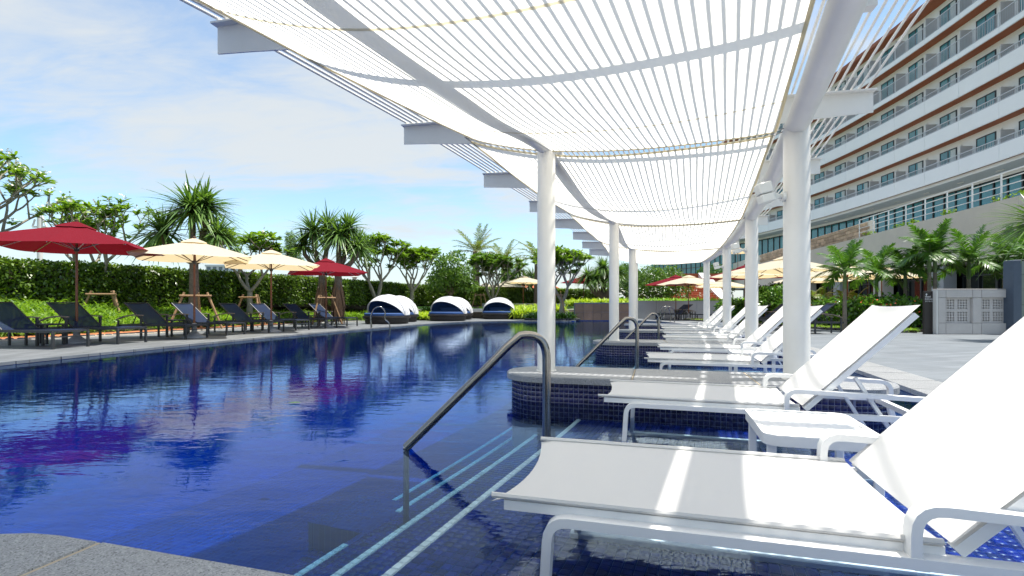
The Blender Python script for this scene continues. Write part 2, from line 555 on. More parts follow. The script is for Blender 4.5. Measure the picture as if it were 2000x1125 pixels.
M_palmtrunk = mat("ringed_palm_trunk", (.20, .17, .13), .85, var=.3, vscale=10, bump=.6, bscale=24)
M_crownshaft = mat("green_crownshaft", (.11, .17, .05), .5, var=.2, vscale=8)
M_stake = mat("tan_cedar_stake", (.28, .17, .085), .7, var=.25, vscale=18)
M_skirt = mat("dry_brown_fronds", (.23, .13, .07), .9, var=.35, vscale=15)
LF_plum = leaf_mat("frangipani_leaf", (.055, .10, .016), (.155, .22, .035), .35)
LF_plum2 = leaf_mat("frangipani_leaf_dark", (.034, .07, .015), (.105, .165, .03), .3)
LF_pand = leaf_mat("screw_pine_leaf", (.04, .08, .025), (.125, .185, .06), .25, .35, .5)
LF_palm = leaf_mat("manila_palm_leaf", (.028, .075, .014), (.08, .15, .028), .3, .35, .5)
LF_date = leaf_mat("date_palm_leaf", (.07, .10, .03), (.15, .17, .05), .3, .45)
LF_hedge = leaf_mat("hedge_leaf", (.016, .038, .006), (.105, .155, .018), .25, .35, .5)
LF_hedgetop = leaf_mat("hedge_top_leaf", (.06, .11, .012), (.20, .24, .03), .35, .35, .5)  # paler, yellower leaf colour for the top of the hedge
LF_grass = leaf_mat("bed_grass_blade", (.06, .12, .015), (.20, .27, .045), .4, .4)
LF_yellow = leaf_mat("yellow_green_strap_leaf", (.14, .20, .02), (.32, .34, .05), .4, .4)
LF_shrub = leaf_mat("glossy_shrub_leaf", (.025, .07, .012), (.10, .18, .03), .25, .25, .6)
LF_ficus = leaf_mat("dense_tree_leaf", (.02, .055, .014), (.07, .13, .03), .3)
M_flower = mat("white_petals", (.78, .76, .62), .6)
M_flowery = mat("yellow_petals", (.75, .5, .04), .6)
M_hotelwhite = mat("white_stucco", (.84, .84, .83), .7, var=.03, vscale=.4)
M_parapet = mat("white_ribbed_panel", (.82, .84, .86), .5, var=.02, vscale=.5)
M_soffit = mat("rust_brown_soffit", (.30, .085, .03), .6, var=.12, vscale=.6)
M_slabtop = mat("grey_balcony_floor", (.4, .39, .37), .8)
M_frame = mat("black_window_frame", (.02, .022, .024), .4)
M_rail = mat("silver_railing", (.55, .56, .58), .35, .4)
M_whiterail = mat("white_railing", (.75, .75, .73), .4)
M_partition = mat("grey_privacy_panel", (.52, .50, .49), .6)
M_wall = mat("grey_beige_stucco", (.62, .565, .48), .85, var=.06, vscale=1.1, bump=.35, bscale=26)
M_greywall = mat("smooth_grey_render", (.40, .41, .42), .75, var=.05, vscale=1.0)
M_whitewall = mat("white_low_wall", (.66, .65, .62), .8, var=.05, vscale=1.2)
M_lattice = mat("pale_concrete_block", (.52, .49, .47), .8, var=.05, vscale=3, bump=.15, bscale=80)
M_slate = mat("slate_blue_pillar", (.075, .10, .14), .6, var=.1, vscale=4)
M_greentile = mat("sage_grey_tile", (.20, .23, .20), .55, isl=10.1)
M_browntile = mat("brown_pool_tile", (.22, .125, .075), .3, var=.15, vscale=4, isl=10.18)
M_stone = mat("tan_sandstone_block", (.47, .34, .23), .85, var=.2, vscale=2.5, bump=.4, bscale=22, isl=10.3)
M_sign = mat("dark_brown_sign", (.022, .016, .014), .4)
M_signtext = mat("white_sign_lettering", (.75, .75, .75), .6)
M_terra = mat("terracotta_step", (.38, .11, .045), .8, var=.2, vscale=6, isl=10.15)
M_rooftile = mat("orange_roof_tile", (.50, .13, .05), .75, var=.15, vscale=9)
M_lampwhite = mat("white_lamp_housing", (.72, .72, .68), .45)
M_far = mat("pale_far_building", (.55, .58, .62), .8)
M_farwin = mat("far_window_glass", (.10, .14, .18), .2)

def glass_mat(name, col, rough=0.06, alpha=.0):
    m, n, l, b = new_mat(name)
    b.inputs["Base Color"].default_value = (*col, 1)
    b.inputs["Roughness"].default_value = rough
    b.inputs["Specular IOR Level"].default_value = 0.8
    tc = n.new("ShaderNodeTexCoord")
    no = n.new("ShaderNodeTexNoise"); no.inputs["Scale"].default_value = .6
    l.new(tc.outputs["Object"], no.inputs["Vector"])
    mx = n.new("ShaderNodeMixRGB"); mx.inputs["Color1"].default_value = tuple(x * .55 for x in col) + (1,); mx.inputs["Color2"].default_value = tuple(x * 1.5 for x in col) + (1,)
    l.new(no.outputs["Fac"], mx.inputs["Fac"]); l.new(mx.outputs[0], b.inputs["Base Color"])
    return m
M_glass = glass_mat("teal_window_glass", (.05, .22, .25))
M_glassdark = glass_mat("dark_restaurant_glass", (.012, .015, .014), .05)
M_curtain = mat("white_curtain", (.55, .60, .60), .8, var=.1, vscale=8)

# water: Fresnel mix of mirror reflection and clear transmission over an absorbing volume
M_water, n, l, b = new_mat("pool_water")
n.remove(b)
tc = n.new("ShaderNodeTexCoord")
mp = n.new("ShaderNodeMapping"); mp.inputs["Scale"].default_value = (.9, 1.9, 1); mp.inputs["Rotation"].default_value = (0, 0, R(10))
l.new(tc.outputs["Object"], mp.inputs["Vector"])
w1 = n.new("ShaderNodeTexNoise"); w1.inputs["Scale"].default_value = 3.2; w1.inputs["Detail"].default_value = 3; w1.inputs["Roughness"].default_value = .55; w1.inputs["Distortion"].default_value = .4
w2 = n.new("ShaderNodeTexNoise"); w2.inputs["Scale"].default_value = 13; w2.inputs["Detail"].default_value = 3; w2.inputs["Distortion"].default_value = .6
w3 = n.new("ShaderNodeTexNoise"); w3.inputs["Scale"].default_value = .55; w3.inputs["Detail"].default_value = 3
l.new(mp.outputs[0], w1.inputs["Vector"]); l.new(mp.outputs[0], w2.inputs["Vector"]); l.new(tc.outputs["Object"], w3.inputs["Vector"])
patch = n.new("ShaderNodeMapRange"); patch.inputs["From Min"].default_value = .35; patch.inputs["From Max"].default_value = .65; patch.inputs["To Min"].default_value = .25; patch.inputs["To Max"].default_value = 1.0
l.new(w3.outputs["Fac"], patch.inputs["Value"])
m1 = n.new("ShaderNodeMath"); m1.operation = 'MULTIPLY'; m1.inputs[1].default_value = .26
l.new(w2.outputs["Fac"], m1.inputs[0])
m2 = n.new("ShaderNodeMath"); m2.operation = 'MULTIPLY'; l.new(m1.outputs[0], m2.inputs[0]); l.new(patch.outputs[0], m2.inputs[1])
m3 = n.new("ShaderNodeMath"); m3.operation = 'ADD'; l.new(w1.outputs["Fac"], m3.inputs[0]); l.new(m2.outputs[0], m3.inputs[1])
wb = n.new("ShaderNodeBump"); wb.inputs["Strength"].default_value = 1.0; wb.inputs["Distance"].default_value = 0.0026
l.new(m3.outputs[0], wb.inputs["Height"])
fr = n.new("ShaderNodeFresnel"); fr.inputs["IOR"].default_value = 1.34; l.new(wb.outputs[0], fr.inputs["Normal"])
gl = n.new("ShaderNodeBsdfGlossy"); gl.inputs["Roughness"].default_value = 0.0; l.new(wb.outputs[0], gl.inputs["Normal"])
gl.inputs["Color"].default_value = (.64, .82, 1, 1)
tp = n.new("ShaderNodeBsdfTransparent"); tp.inputs["Color"].default_value = (.93, .96, 1, 1)
ms = n.new("ShaderNodeMixShader")
l.new(fr.outputs[0], ms.inputs["Fac"]); l.new(tp.outputs[0], ms.inputs[1]); l.new(gl.outputs[0], ms.inputs[2])
l.new(ms.outputs[0], n["Material Output"].inputs["Surface"])
va = n.new("ShaderNodeVolumeAbsorption"); va.inputs["Color"].default_value = (.05, .72, .97, 1); va.inputs["Density"].default_value = .85
l.new(va.outputs[0], n["Material Output"].inputs["Volume"])

#@@PART2

# ================================================================== THE SETTING
def v2(x, y): return Vector((x, y, 0))
left_edge = smooth_path([(-7.9, -6), (-7.4, 0), (-6.8, 6.8), (-6.0, 12.0), (-4.85, 16.9), (-3.5, 21.6), (-2.5, 24.0), (-.8, 25.2), (1.6, 25.3), (3.0, 25.9), (3.5, 27.0)], 6)
right_edge = smooth_path([(6.3, 27.0), (7.1, 25.0), (7.25, 23.0), (6.95, 19.0), (6.2, 14.5), (5.2, 10.0), (4.2, 6.4), (3.55, 4.35), (2.4, .8), (1.1, -3.2), (.2, -6)], 6)
pool_outline = left_edge + right_edge          # clockwise seen from above, closed across the near side

def sheet_with_hole(name, outer, hole, z, m, kind="structure"):
    bm = bmesh.new()
    es = []
    for loop in (outer, hole):
        if loop is None: continue
        vs_ = [bm.verts.new((p[0], p[1], z)) for p in loop]
        for a, b_ in zip(vs_, vs_[1:] + vs_[:1]): es.append(bm.edges.new((a, b_)))
    bmesh.ops.triangle_fill(bm, use_beauty=True, use_dissolve=False, edges=es)
    for f in bm.faces:
        if f.normal.z < 0: f.normal_flip()
    me = bpy.data.meshes.new(name); bm.to_mesh(me); bm.free()
    me.materials.append(m)
    return link(name, me, None, kind)

DZ = 0.035
def rect(x0, y0, x1, y1): return [(x0, y0), (x1, y0), (x1, y1), (x0, y1)]
sheet_with_hole("ground", rect(-2500, -2500, 2500, 2500), rect(-29.5, -9.5, 44.5, 59.5), DZ - .03, M_ground)
# the paved deck round the pool (left and right halves have their own plank direction)
mid = Vector((4.9, 27.0, 0))
deckL = [(-30, -10), (-8.3, -10)] + [(p.x, p.y) for p in left_edge] + [(4.9, 27.0), (4.9, 60), (-30, 60)]
deckR = [(4.9, 27.0)] + [(p.x, p.y) for p in right_edge] + [(0, -10), (45, -10), (45, 60), (4.9, 60)]
sheet_with_hole("deck_left", deckL, None, DZ, M_deckL)
sheet_with_hole("deck_right", deckR, None, DZ, M_deck)

# pool shell: floor, walls, ledge and steps
pool = MB()
n_ = len(pool_outline)
FLOOR = -.78
for a, b_ in zip(pool_outline, pool_outline[1:] + pool_outline[:1]):
    pool.add([(a.x, a.y, DZ - .004), (b_.x, b_.y, DZ - .004), (b_.x, b_.y, FLOOR), (a.x, a.y, FLOOR)], [(0, 1, 2, 3)])
pw = pool.build("pool_wall", M_mosaic, None, kind="structure")
sheet_with_hole("pool_floor", [(p.x, p.y) for p in pool_outline], None, FLOOR, M_mosaic)

LEDGE = -.13
pathA = smooth_path([(-2.55, -3.6), (-.475, 1.695), (.65, 4.49), (2.05, 8.35), (3.3, 12.3), (4.4, 16.4), (5.0, 18.6)], 6)
rightL = [p for p in reversed(right_edge) if p.y < 18.8 and p.y > -4.0]
ledge = MB()
TREAD, RISE, NSTEP = .36, .15, 3
poly = pathA + [Vector((p.x + .05, p.y, 0)) for p in reversed(rightL)]
bmL = bmesh.new()
vs_ = [bmL.verts.new((p.x, p.y, LEDGE)) for p in poly]
bmesh.ops.triangle_fill(bmL, use_beauty=True, edges=[bmL.edges.new((a, b_)) for a, b_ in zip(vs_, vs_[1:] + vs_[:1])])
bmL.verts.index_update()
ledge.add([v.co[:] for v in bmL.verts], [[v.index for v in f.verts] for f in bmL.faces]); bmL.free()
prev = pathA
for k in range(NSTEP + 1):
    z0 = LEDGE - RISE * k; z1 = LEDGE - RISE * (k + 1) if k < NSTEP else FLOOR
    for a, b_ in zip(prev, prev[1:]):
        ledge.add([(a.x, a.y, z0), (b_.x, b_.y, z0), (b_.x, b_.y, z1), (a.x, a.y, z1)], [(0, 1, 2, 3)])
    if k == NSTEP: break
    nxt = offset_path(pathA, TREAD * (k + 1))
    for a, b_, c_, d_ in zip(prev, prev[1:], nxt[1:], nxt):
        ledge.add([(a.x, a.y, z1), (b_.x, b_.y, z1), (c_.x, c_.y, z1), (d_.x, d_.y, z1)], [(3, 2, 1, 0)])
    prev = nxt
e0, e1 = pathA[-1], rightL[-1]
ledge.add([(e0.x, e0.y, LEDGE), (e1.x + .05, e1.y, LEDGE), (e1.x + .05, e1.y, FLOOR), (e0.x - 1.1, e0.y, FLOOR)], [(0, 1, 2, 3)])
ledge_o = ledge.build("pool_ledge", M_mosaic, None, kind="structure")
# landing block for the handrail post, level with the second tread
uA, vA = Vector((math.cos(R(-16)), math.sin(R(-16)), 0)), Vector((math.sin(R(19.5)), math.cos(R(19.5)), 0))
# real mosaic on the near ledge and treads
def pt_on(path, s):
    acc = 0
    for a, b_ in zip(path, path[1:]):
        L = (b_ - a).length
        if acc + L >= s: return a + (b_ - a) * ((s - acc) / L), (b_ - a).normalized()
        acc += L
    return path[-1], (path[-1] - path[-2]).normalized()
def s_of_y(path, y):
    acc = 0
    for a, b_ in zip(path, path[1:]):
        L = (b_ - a).length
        if a.y <= y <= b_.y: return acc + L * (y - a.y) / (b_.y - a.y)
        acc += L
    return acc
PIT = .04
s0, s1 = s_of_y(pathA, .9), s_of_y(pathA, 4.25)
cells = []
plat_z = .22
for k in range(NSTEP + 1):
    z = LEDGE - RISE * k
    off0 = -2.75 if k == 0 else TREAD * (k - 1)
    off1 = 0 if k == 0 else TREAD * k
    ns, no_ = int((s1 - s0) / PIT), int((off1 - off0) / PIT)
    for i in range(ns):
        p, t = pt_on(pathA, s0 + (i + .5) * PIT)
        nrm = Vector((-t.y, t.x, 0))
        for j in range(no_):
            q = p + nrm * (off1 - (j + .5) * PIT)
            if j == 0: continue                       # the nosing row is white
            cells.append((q.x, q.y, z, math.atan2(t.y, t.x)))
cells = np.array(cells)
inview = (cells[:, 1] > .9) & (np.abs(cells[:, 0]) < cells[:, 1] * 1.02) & (cells[:, 1] * (1125 - HOR) / F > (EYE - cells[:, 2]) * .93)
cells = cells[inview]
order = np.argsort(cells[:, 1] + np.abs(cells[:, 0]) * .2 - cells[:, 2])
cells = cells[order]
def tile_mesh(name, w, h, t, m):
    mb = MB(); b_ = .003
    for (x0, z0) in ((0, 0),):
        lo = [(-w / 2, -h / 2, 0), (w / 2, -h / 2, 0), (w / 2, h / 2, 0), (-w / 2, h / 2, 0)]
        hi = [(-w / 2 + b_, -h / 2 + b_, t), (w / 2 - b_, -h / 2 + b_, t), (w / 2 - b_, h / 2 - b_, t), (-w / 2 + b_, h / 2 - b_, t)]
        mb.add(lo + hi, [(4, 5, 6, 7), (0, 1, 5, 4), (1, 2, 6, 5), (2, 3, 7, 6), (3, 0, 4, 7)])
    return mb.mesh(name, m)
def many_tiles(name, cells, w, h, t, m, parent):
    """(x, y, z, rz) rows as one mesh."""
    b_ = .003
    T = np.array([(-w / 2, -h / 2, 0), (w / 2, -h / 2, 0), (w / 2, h / 2, 0), (-w / 2, h / 2, 0), (-w / 2 + b_, -h / 2 + b_, t), (w / 2 - b_, -h / 2 + b_, t), (w / 2 - b_, h / 2 - b_, t), (-w / 2 + b_, h / 2 - b_, t)])
    Fq = np.array([(4, 5, 6, 7), (0, 1, 5, 4), (1, 2, 6, 5), (2, 3, 7, 6), (3, 0, 4, 7)])
    c, s = np.cos(cells[:, 3]), np.sin(cells[:, 3])
    V = np.empty((len(cells), 8, 3))
    V[:, :, 0] = cells[:, None, 0] + T[None, :, 0] * c[:, None] - T[None, :, 1] * s[:, None]
    V[:, :, 1] = cells[:, None, 1] + T[None, :, 0] * s[:, None] + T[None, :, 1] * c[:, None]
    V[:, :, 2] = cells[:, None, 2] + T[None, :, 2]
    FF = (Fq[None] + 8 * np.arange(len(cells))[:, None, None]).reshape(-1, 4)
    return link(name, np_mesh(name, V, FF, m), parent, "stuff")
tm = tile_mesh("mosaic_tile", .0365, .0365, .004, M_tileblue1)
for c_ in cells[:300]:
    o = link("mosaic_tile", tm, ledge_o); o.location = c_[:3]; o.rotation_euler = (0, 0, c_[3])
many_tiles("mosaic_tiling", cells[300:], .0365, .0365, .004, M_tileblue, ledge_o)
# grout bed for those tiles is the sheet itself, lightened by a thin layer just above it
# white nosing tiles on the step edges
nos = []
for k in range(NSTEP + 1):
    pth = offset_path(pathA, TREAD * k) if k else pathA
    z = LEDGE - RISE * k
    sA, sB = s_of_y(pth, 1.2), s_of_y(pth, 17.0)
    i = 0
    s = sA
    while s < sB:
        p, t = pt_on(pth, s)
        nrm = Vector((-t.y, t.x, 0))
        q = p - nrm * .018
        # the two lower steps stop at the landing that carries the handrail post
        gap = k >= 2 and 2.62 < q.y - .0 * k < 3.05
        if not gap: nos.append((q.x, q.y, z, math.atan2(t.y, t.x)))
        s += .045
nos = np.array(nos)
nos = nos[np.argsort(nos[:, 1])]
nm_ = tile_mesh("nosing_tile", .041, .034, .006, M_tilewhite1)
for c_ in nos[:300]:
    o = link("nosing_tile", nm_, ledge_o); o.location = c_[:3]; o.rotation_euler = (0, 0, c_[3])
many_tiles("nosing_tiling", nos[300:], .041, .034, .006, M_tilewhite, ledge_o)
# landing block
lb = MB()
pL, tL = pt_on(offset_path(pathA, TREAD * 1.0), s_of_y(offset_path(pathA, TREAD), 2.85))
nL = Vector((-tL.y, tL.x, 0))
cL = pL + nL * .36
lb.box((cL.x, cL.y, (LEDGE - RISE * 2 + FLOOR) / 2 + .0), (.46, .74, LEDGE - RISE * 2 - FLOOR - .002), math.atan2(tL.y, tL.x))
lb.build("landing_block", M_mosaic, ledge_o)

# water body: its rim runs 3 cm into the pool wall
wat = offset_path(pool_outline, .03)
wb_ = bmesh.new()
top = [wb_.verts.new((p.x, p.y, 0)) for p in wat]
bot = [wb_.verts.new((p.x, p.y, FLOOR - .15)) for p in wat]
te = [wb_.edges.new((a, b_)) for a, b_ in zip(top, top[1:] + top[:1])]
be = [wb_.edges.new((a, b_)) for a, b_ in zip(bot, bot[1:] + bot[:1])]
bmesh.ops.triangle_fill(wb_, use_beauty=True, edges=te)
bmesh.ops.triangle_fill(wb_, use_beauty=True, edges=be)
k = len(top)
for i in range(k): wb_.faces.new((top[i], top[(i + 1) % k], bot[(i + 1) % k], bot[i]))
bmesh.ops.recalc_face_normals(wb_, faces=wb_.faces)
wme = bpy.data.meshes.new("pool_water"); wb_.to_mesh(wme); wb_.free()
wme.materials.append(M_water)
link("pool_water", wme, None, "structure")

# granite coping stones along the right-hand deck edge, and the grey coping planks on the left
def coping(name, path, width, step, z, thick, m, side, y0, y1):
    root = empty(name); root["kind"] = "structure"
    pts = [p for p in resample(path, step) if y0 < p.y < y1]
    for a, b_ in zip(pts, pts[1:]):
        t = (b_ - a).normalized(); nrm = Vector((-t.y, t.x, 0)) * side
        g = .006
        q = [a + t * g - nrm * .03, b_ - t * g - nrm * .03, b_ - t * g + nrm * width, a + t * g + nrm * width]
        if side < 0: q = q[::-1]
        mb = MB().prism([(p.x, p.y) for p in q], z, z + thick)
        mb.build("coping_stone", m, root)
    return root
coping("right_coping", right_edge, .42, .62, DZ - .03, .045, M_granite2, 1, 2.5, 26.5)
coping("left_coping", left_edge, .30, .62, DZ - .03, .042, M_deckL, 1, 4.5, 26.5)

# bed on the left: kerb of cobbles, orange gravel strip, sloping planting ground
edging = smooth_path([(-15.5, 4.5), (-13, 8), (-11, 11), (-9.9, 13.5), (-9.1, 18), (-8.4, 22.6), (-7.2, 25.8), (-5.0, 28.5), (-3.6, 30.6)], 8)
hedge_line = smooth_path([(-21, 6), (-14.8, 14.6), (-9.8, 24), (-5.6, 34), (1.5, 40), (8, 43)], 8)
kerb = empty("cobble_kerb"); kerb["kind"] = "structure"
kp = resample(edging, .19)
ks = MB()
for a, b_ in zip(edging, edging[1:]):
    t = (b_ - a).normalized(); nn = Vector((-t.y, t.x, 0))
    q = [a - nn * .02, b_ - nn * .02, b_ + nn * .16, a + nn * .16]
    ks.prism([(p.x, p.y) for p in q], DZ + .002, DZ + .035)
ks.build("kerb_bedding", M_kerbwhite, kerb)
cm_ = MB().box((0, 0, 0), (.135, .11, .07), bev=.018).mesh("cobble", M_cobble)
for a, b_ in zip(kp, kp[1:]):
    t = (b_ - a).normalized(); nn = Vector((-t.y, t.x, 0))
    p = (a + b_) / 2 + nn * .05
    o = link("cobble", cm_, kerb); o.location = (p.x, p.y, DZ + .028); o.rotation_euler = (0, 0, math.atan2(t.y, t.x) + random.uniform(-.08, .08)); o.scale = (random.uniform(.9, 1.12), 1, random.uniform(.85, 1.1))
gr = MB()
e1_, e2_ = offset_path(edging, .15), offset_path(edging, .75)
for a, b_, c_, d_ in zip(e1_, e1_[1:], e2_[1:], e2_):
    gr.add([(a.x, a.y, DZ + .03), (b_.x, b_.y, DZ + .03), (c_.x, c_.y, DZ + .07), (d_.x, d_.y, DZ + .07)], [(0, 1, 2, 3)])
gr.build("gravel_strip", M_gravel, None, kind="structure")
e3_ = offset_path(edging, 2.0)
hd = [pt_on(hedge_line, i / (len(edging) - 1) * 24.0)[0] for i in range(len(edging))]
bd = MB()
for row0, row1, z0, z1 in ((offset_path(edging, .72), e3_, DZ + .075, .40), (e3_, hd, .40, .95)):
    for a, b_, c_, d_ in zip(row0, row0[1:], row1[1:], row1):
        bd.add([(a.x, a.y, z0), (b_.x, b_.y, z0), (c_.x, c_.y, z1), (d_.x, d_.y, z1)], [(0, 1, 2, 3)])
bd.build("planting_bed", M_soil, None, kind="structure")

# ------------------------------------------------------------------ platforms between the bays
colL = [Vector((-1.22, .93, 0)), Vector((.306, 4.57, 0)), Vector((1.70, 8.53, 0)), Vector((2.90, 12.35, 0)), Vector((3.90, 16.2, 0))]
colR = [Vector((.72, .40, 0)), Vector((2.24, 4.03, 0)), Vector((3.80, 8.12, 0)), Vector((5.10, 12.15, 0)), Vector((6.10, 16.05, 0))]
def stadium(a, b_, r, n=14):
    d = (b_ - a).normalized(); nn = Vector((-d.y, d.x, 0)); pts = []
    for i in range(n + 1):
        ang = -math.pi / 2 + math.pi * i / n
        pts.append(b_ + d * r * math.cos(ang) + nn * r * math.sin(ang))
    for i in range(n + 1):
        ang = math.pi / 2 + math.pi * i / n
        pts.append(a + d * r * math.cos(ang) + nn * r * math.sin(ang))
    return pts
plat_names = ["nearest granite capped stone island at the lower left corner", "granite capped pool island under the first pair of columns", "granite capped pool island under the second pair of columns",
              "granite capped pool island under the third pair of columns", "farthest granite capped pool island under the last columns"]
for i in range(5):
    d = (colR[i] - colL[i]).normalized()
    a, b_ = colL[i] + d * .02, colR[i] + d * .30
    if i == 0: a, b_ = Vector((-1.24, .945, 0)), Vector((1.45, .17, 0))
    root = empty("pool_island", (0, 0, 0))
    tag(root, plat_names[i], "pool island", "granite islands between the lounger bays")
    r_cap = .37
    cap = stadium(a, b_, r_cap)
    # cap cut into stones along its length
    L = (b_ - a).length; nst = 3 if i < 3 else 2
    d = (b_ - a).normalized(); nn = Vector((-d.y, d.x, 0))
    cuts = [-9] + [L * (j / nst) for j in range(1, nst)] + [99]
    if i == 0: cuts = [-9, .13, 1.02, 1.9, 99]
    if i == 1: cuts = [-9, .74, 1.66, 99]
    for c0, c1 in zip(cuts, cuts[1:]):
        bm = bmesh.new()
        f = bm.faces.new([bm.verts.new((p.x, p.y, 0)) for p in cap])
        for cc, sg in ((c0 + .004, 1), (c1 - .004, -1)):
            if abs(cc) > 8: continue
            bmesh.ops.bisect_plane(bm, geom=bm.verts[:] + bm.edges[:] + bm.faces[:], plane_co=a + d * cc, plane_no=-d * sg, clear_outer=True)
        polyc = [v.co.copy() for v in bm.faces[:][0].verts]; bm.free()
        ctr = sum(polyc, Vector()) / len(polyc)
        mb = MB()
        n2 = len(polyc)
        inner = [p + (ctr - p).normalized() * .010 for p in polyc]
        vsx = [(p.x, p.y, plat_z - .055) for p in polyc] + [(p.x, p.y, plat_z - .010) for p in polyc] + [(p.x, p.y, plat_z) for p in inner]
        fs = [tuple(range(n2 - 1, -1, -1)), tuple(range(2 * n2, 3 * n2))]
        for j in range(n2):
            j2 = (j + 1) % n2
            fs += [(j, j2, j2 + n2, j + n2), (j + n2, j2 + n2, j2 + 2 * n2, j + 2 * n2)]
        mb.add(vsx, fs)
        mb.build("cap_stone", M_granite, root)
    for cc in cuts[1:-1]:
        q = a + d * cc
        MB().box((q.x, q.y, plat_z - .030), (.0075, 2 * r_cap - .012, .054), math.atan2(d.y, d.x)).build("joint", M_joint, root)
    body = stadium(a, b_, r_cap - .045)
    MB().prism([(p.x, p.y) for p in body], FLOOR, plat_z - .056).build("body", M_grout, root)
    # mosaic on the body
    ring = body + [body[0]]
    per = resample([(p.x, p.y) for p in ring], PIT)
    cl_ = []
    rows = 5 if i else 3
    for a_, b2 in zip(per, per[1:]):
        t = (b2 - a_).normalized(); nn2 = Vector((t.y, -t.x, 0)); m_ = (a_ + b2) / 2
        for rr in range(rows + 4):
            z = plat_z - .056 - PIT * (rr + .5)
            cl_.append((m_.x, m_.y, z, math.atan2(t.y, t.x), nn2.dot(-m_.normalized())))
    cl_ = np.array(cl_)
    if i == 0: cl_ = cl_[cl_[:, 1] > .5]
    vis = cl_[:, 4] > 0
    oth = cl_[~vis]; cl_ = cl_[vis]
    cl_ = cl_[np.argsort(-cl_[:, 2] * 4 + cl_[:, 1])]
    T = .0365 / 2; b3 = .003; th = .004
    def side_tiles(rows_):
        V = []; 
        base = np.array([(-T, 0, -T), (T, 0, -T), (T, 0, T), (-T, 0, T), (-T + b3, -th, -T + b3), (T - b3, -th, -T + b3), (T - b3, -th, T - b3), (-T + b3, -th, T - b3)])
        c, s = np.cos(rows_[:, 3]), np.sin(rows_[:, 3])
        V = np.empty((len(rows_), 8, 3))
        V[:, :, 0] = rows_[:, None, 0] + base[None, :, 0] * c[:, None] - base[None, :, 1] * s[:, None]
        V[:, :, 1] = rows_[:, None, 1] + base[None, :, 0] * s[:, None] + base[None, :, 1] * c[:, None]
        V[:, :, 2] = rows_[:, None, 2] + base[None, :, 2]
        Fq = np.array([(4, 5, 6, 7), (0, 1, 5, 4), (1, 2, 6, 5), (2, 3, 7, 6), (3, 0, 4, 7)])
        return V, (Fq[None] + 8 * np.arange(len(rows_))[:, None, None]).reshape(-1, 4)
    n_ind = {1: 300, 2: 120}.get(i, 0)
    if n_ind:
        V, Fq = side_tiles(np.array([[0, 0, 0, 0, 0]], float))
        stm = np_mesh("mosaic_tile", V, Fq, M_tiledark1)
        for c_ in cl_[:n_ind]:
            o = link("mosaic_tile", stm, root); o.location = c_[:3]; o.rotation_euler = (0, 0, c_[3])
    rest = np.concatenate([cl_[n_ind:], oth])
    V, Fq = side_tiles(rest)
    link("mosaic_tiling", np_mesh("mosaic_tiling", V, Fq, M_tiledark), root, "stuff")

# ------------------------------------------------------------------ pergola
HB = 2.40            # underside of the beam tips
Lb = {-1: (-3.75, -.35), 0: (-2.75, 1.45), 1: (-1.87, 3.26), 2: (-1.07, 5.08), 3: (-.38, 6.93), 4: (.30, 8.74), 5: (.88, 10.56), 6: (1.476, 12.4), 7: (1.96, 14.29), 8: (2.44, 16.16)}
Rb = {-1: (.50, -1.60), 0: (1.40, .35), 1: (2.22, 2.30), 2: (2.99, 4.24), 3: (3.73, 6.20), 4: (4.42, 8.18), 5: (5.06, 10.13), 6: (5.68, 12.1), 7: (6.25, 14.1), 8: (6.78, 16.1)}
perg = empty("pergola", (0, 0, 0))
tag(perg, "white steel pergola of round columns, tubes and thin roof bars over the loungers", "pergola")
TUBE_Z = 2.22
for i in range(5):
    for c_, rad in ((colL[i], .080), (colR[i], .095)):
        mb = MB().lathe([(rad, plat_z - .002), (rad, TUBE_Z + .01)], 40, (c_.x, c_.y, 0))
        mb.build("column", M_pergola, perg, True)
        MB().lathe([(rad + .012, plat_z - .001), (rad + .012, plat_z + .006), (rad + .002, plat_z + .008)], 40, (c_.x, c_.y, 0)).build("column_collar", M_pergola, perg, True)
def ext(cols):
    p = [c.copy() for c in cols]
    p = [p[0] - (p[1] - p[0]) * .75] + p + [p[-1] + (p[-1] - p[-2]) * .12]
    return [Vector((q.x, q.y, TUBE_Z)) for q in smooth_path(p, 6)]
for cols, r_ in ((colL, .075), (colR, .085)):
    MB().tube([Vector((p.x, p.y, TUBE_Z)) for p in ext(cols)], r_, 28).build("longitudinal_tube", M_pergola, perg, True)
BT = HB + .17
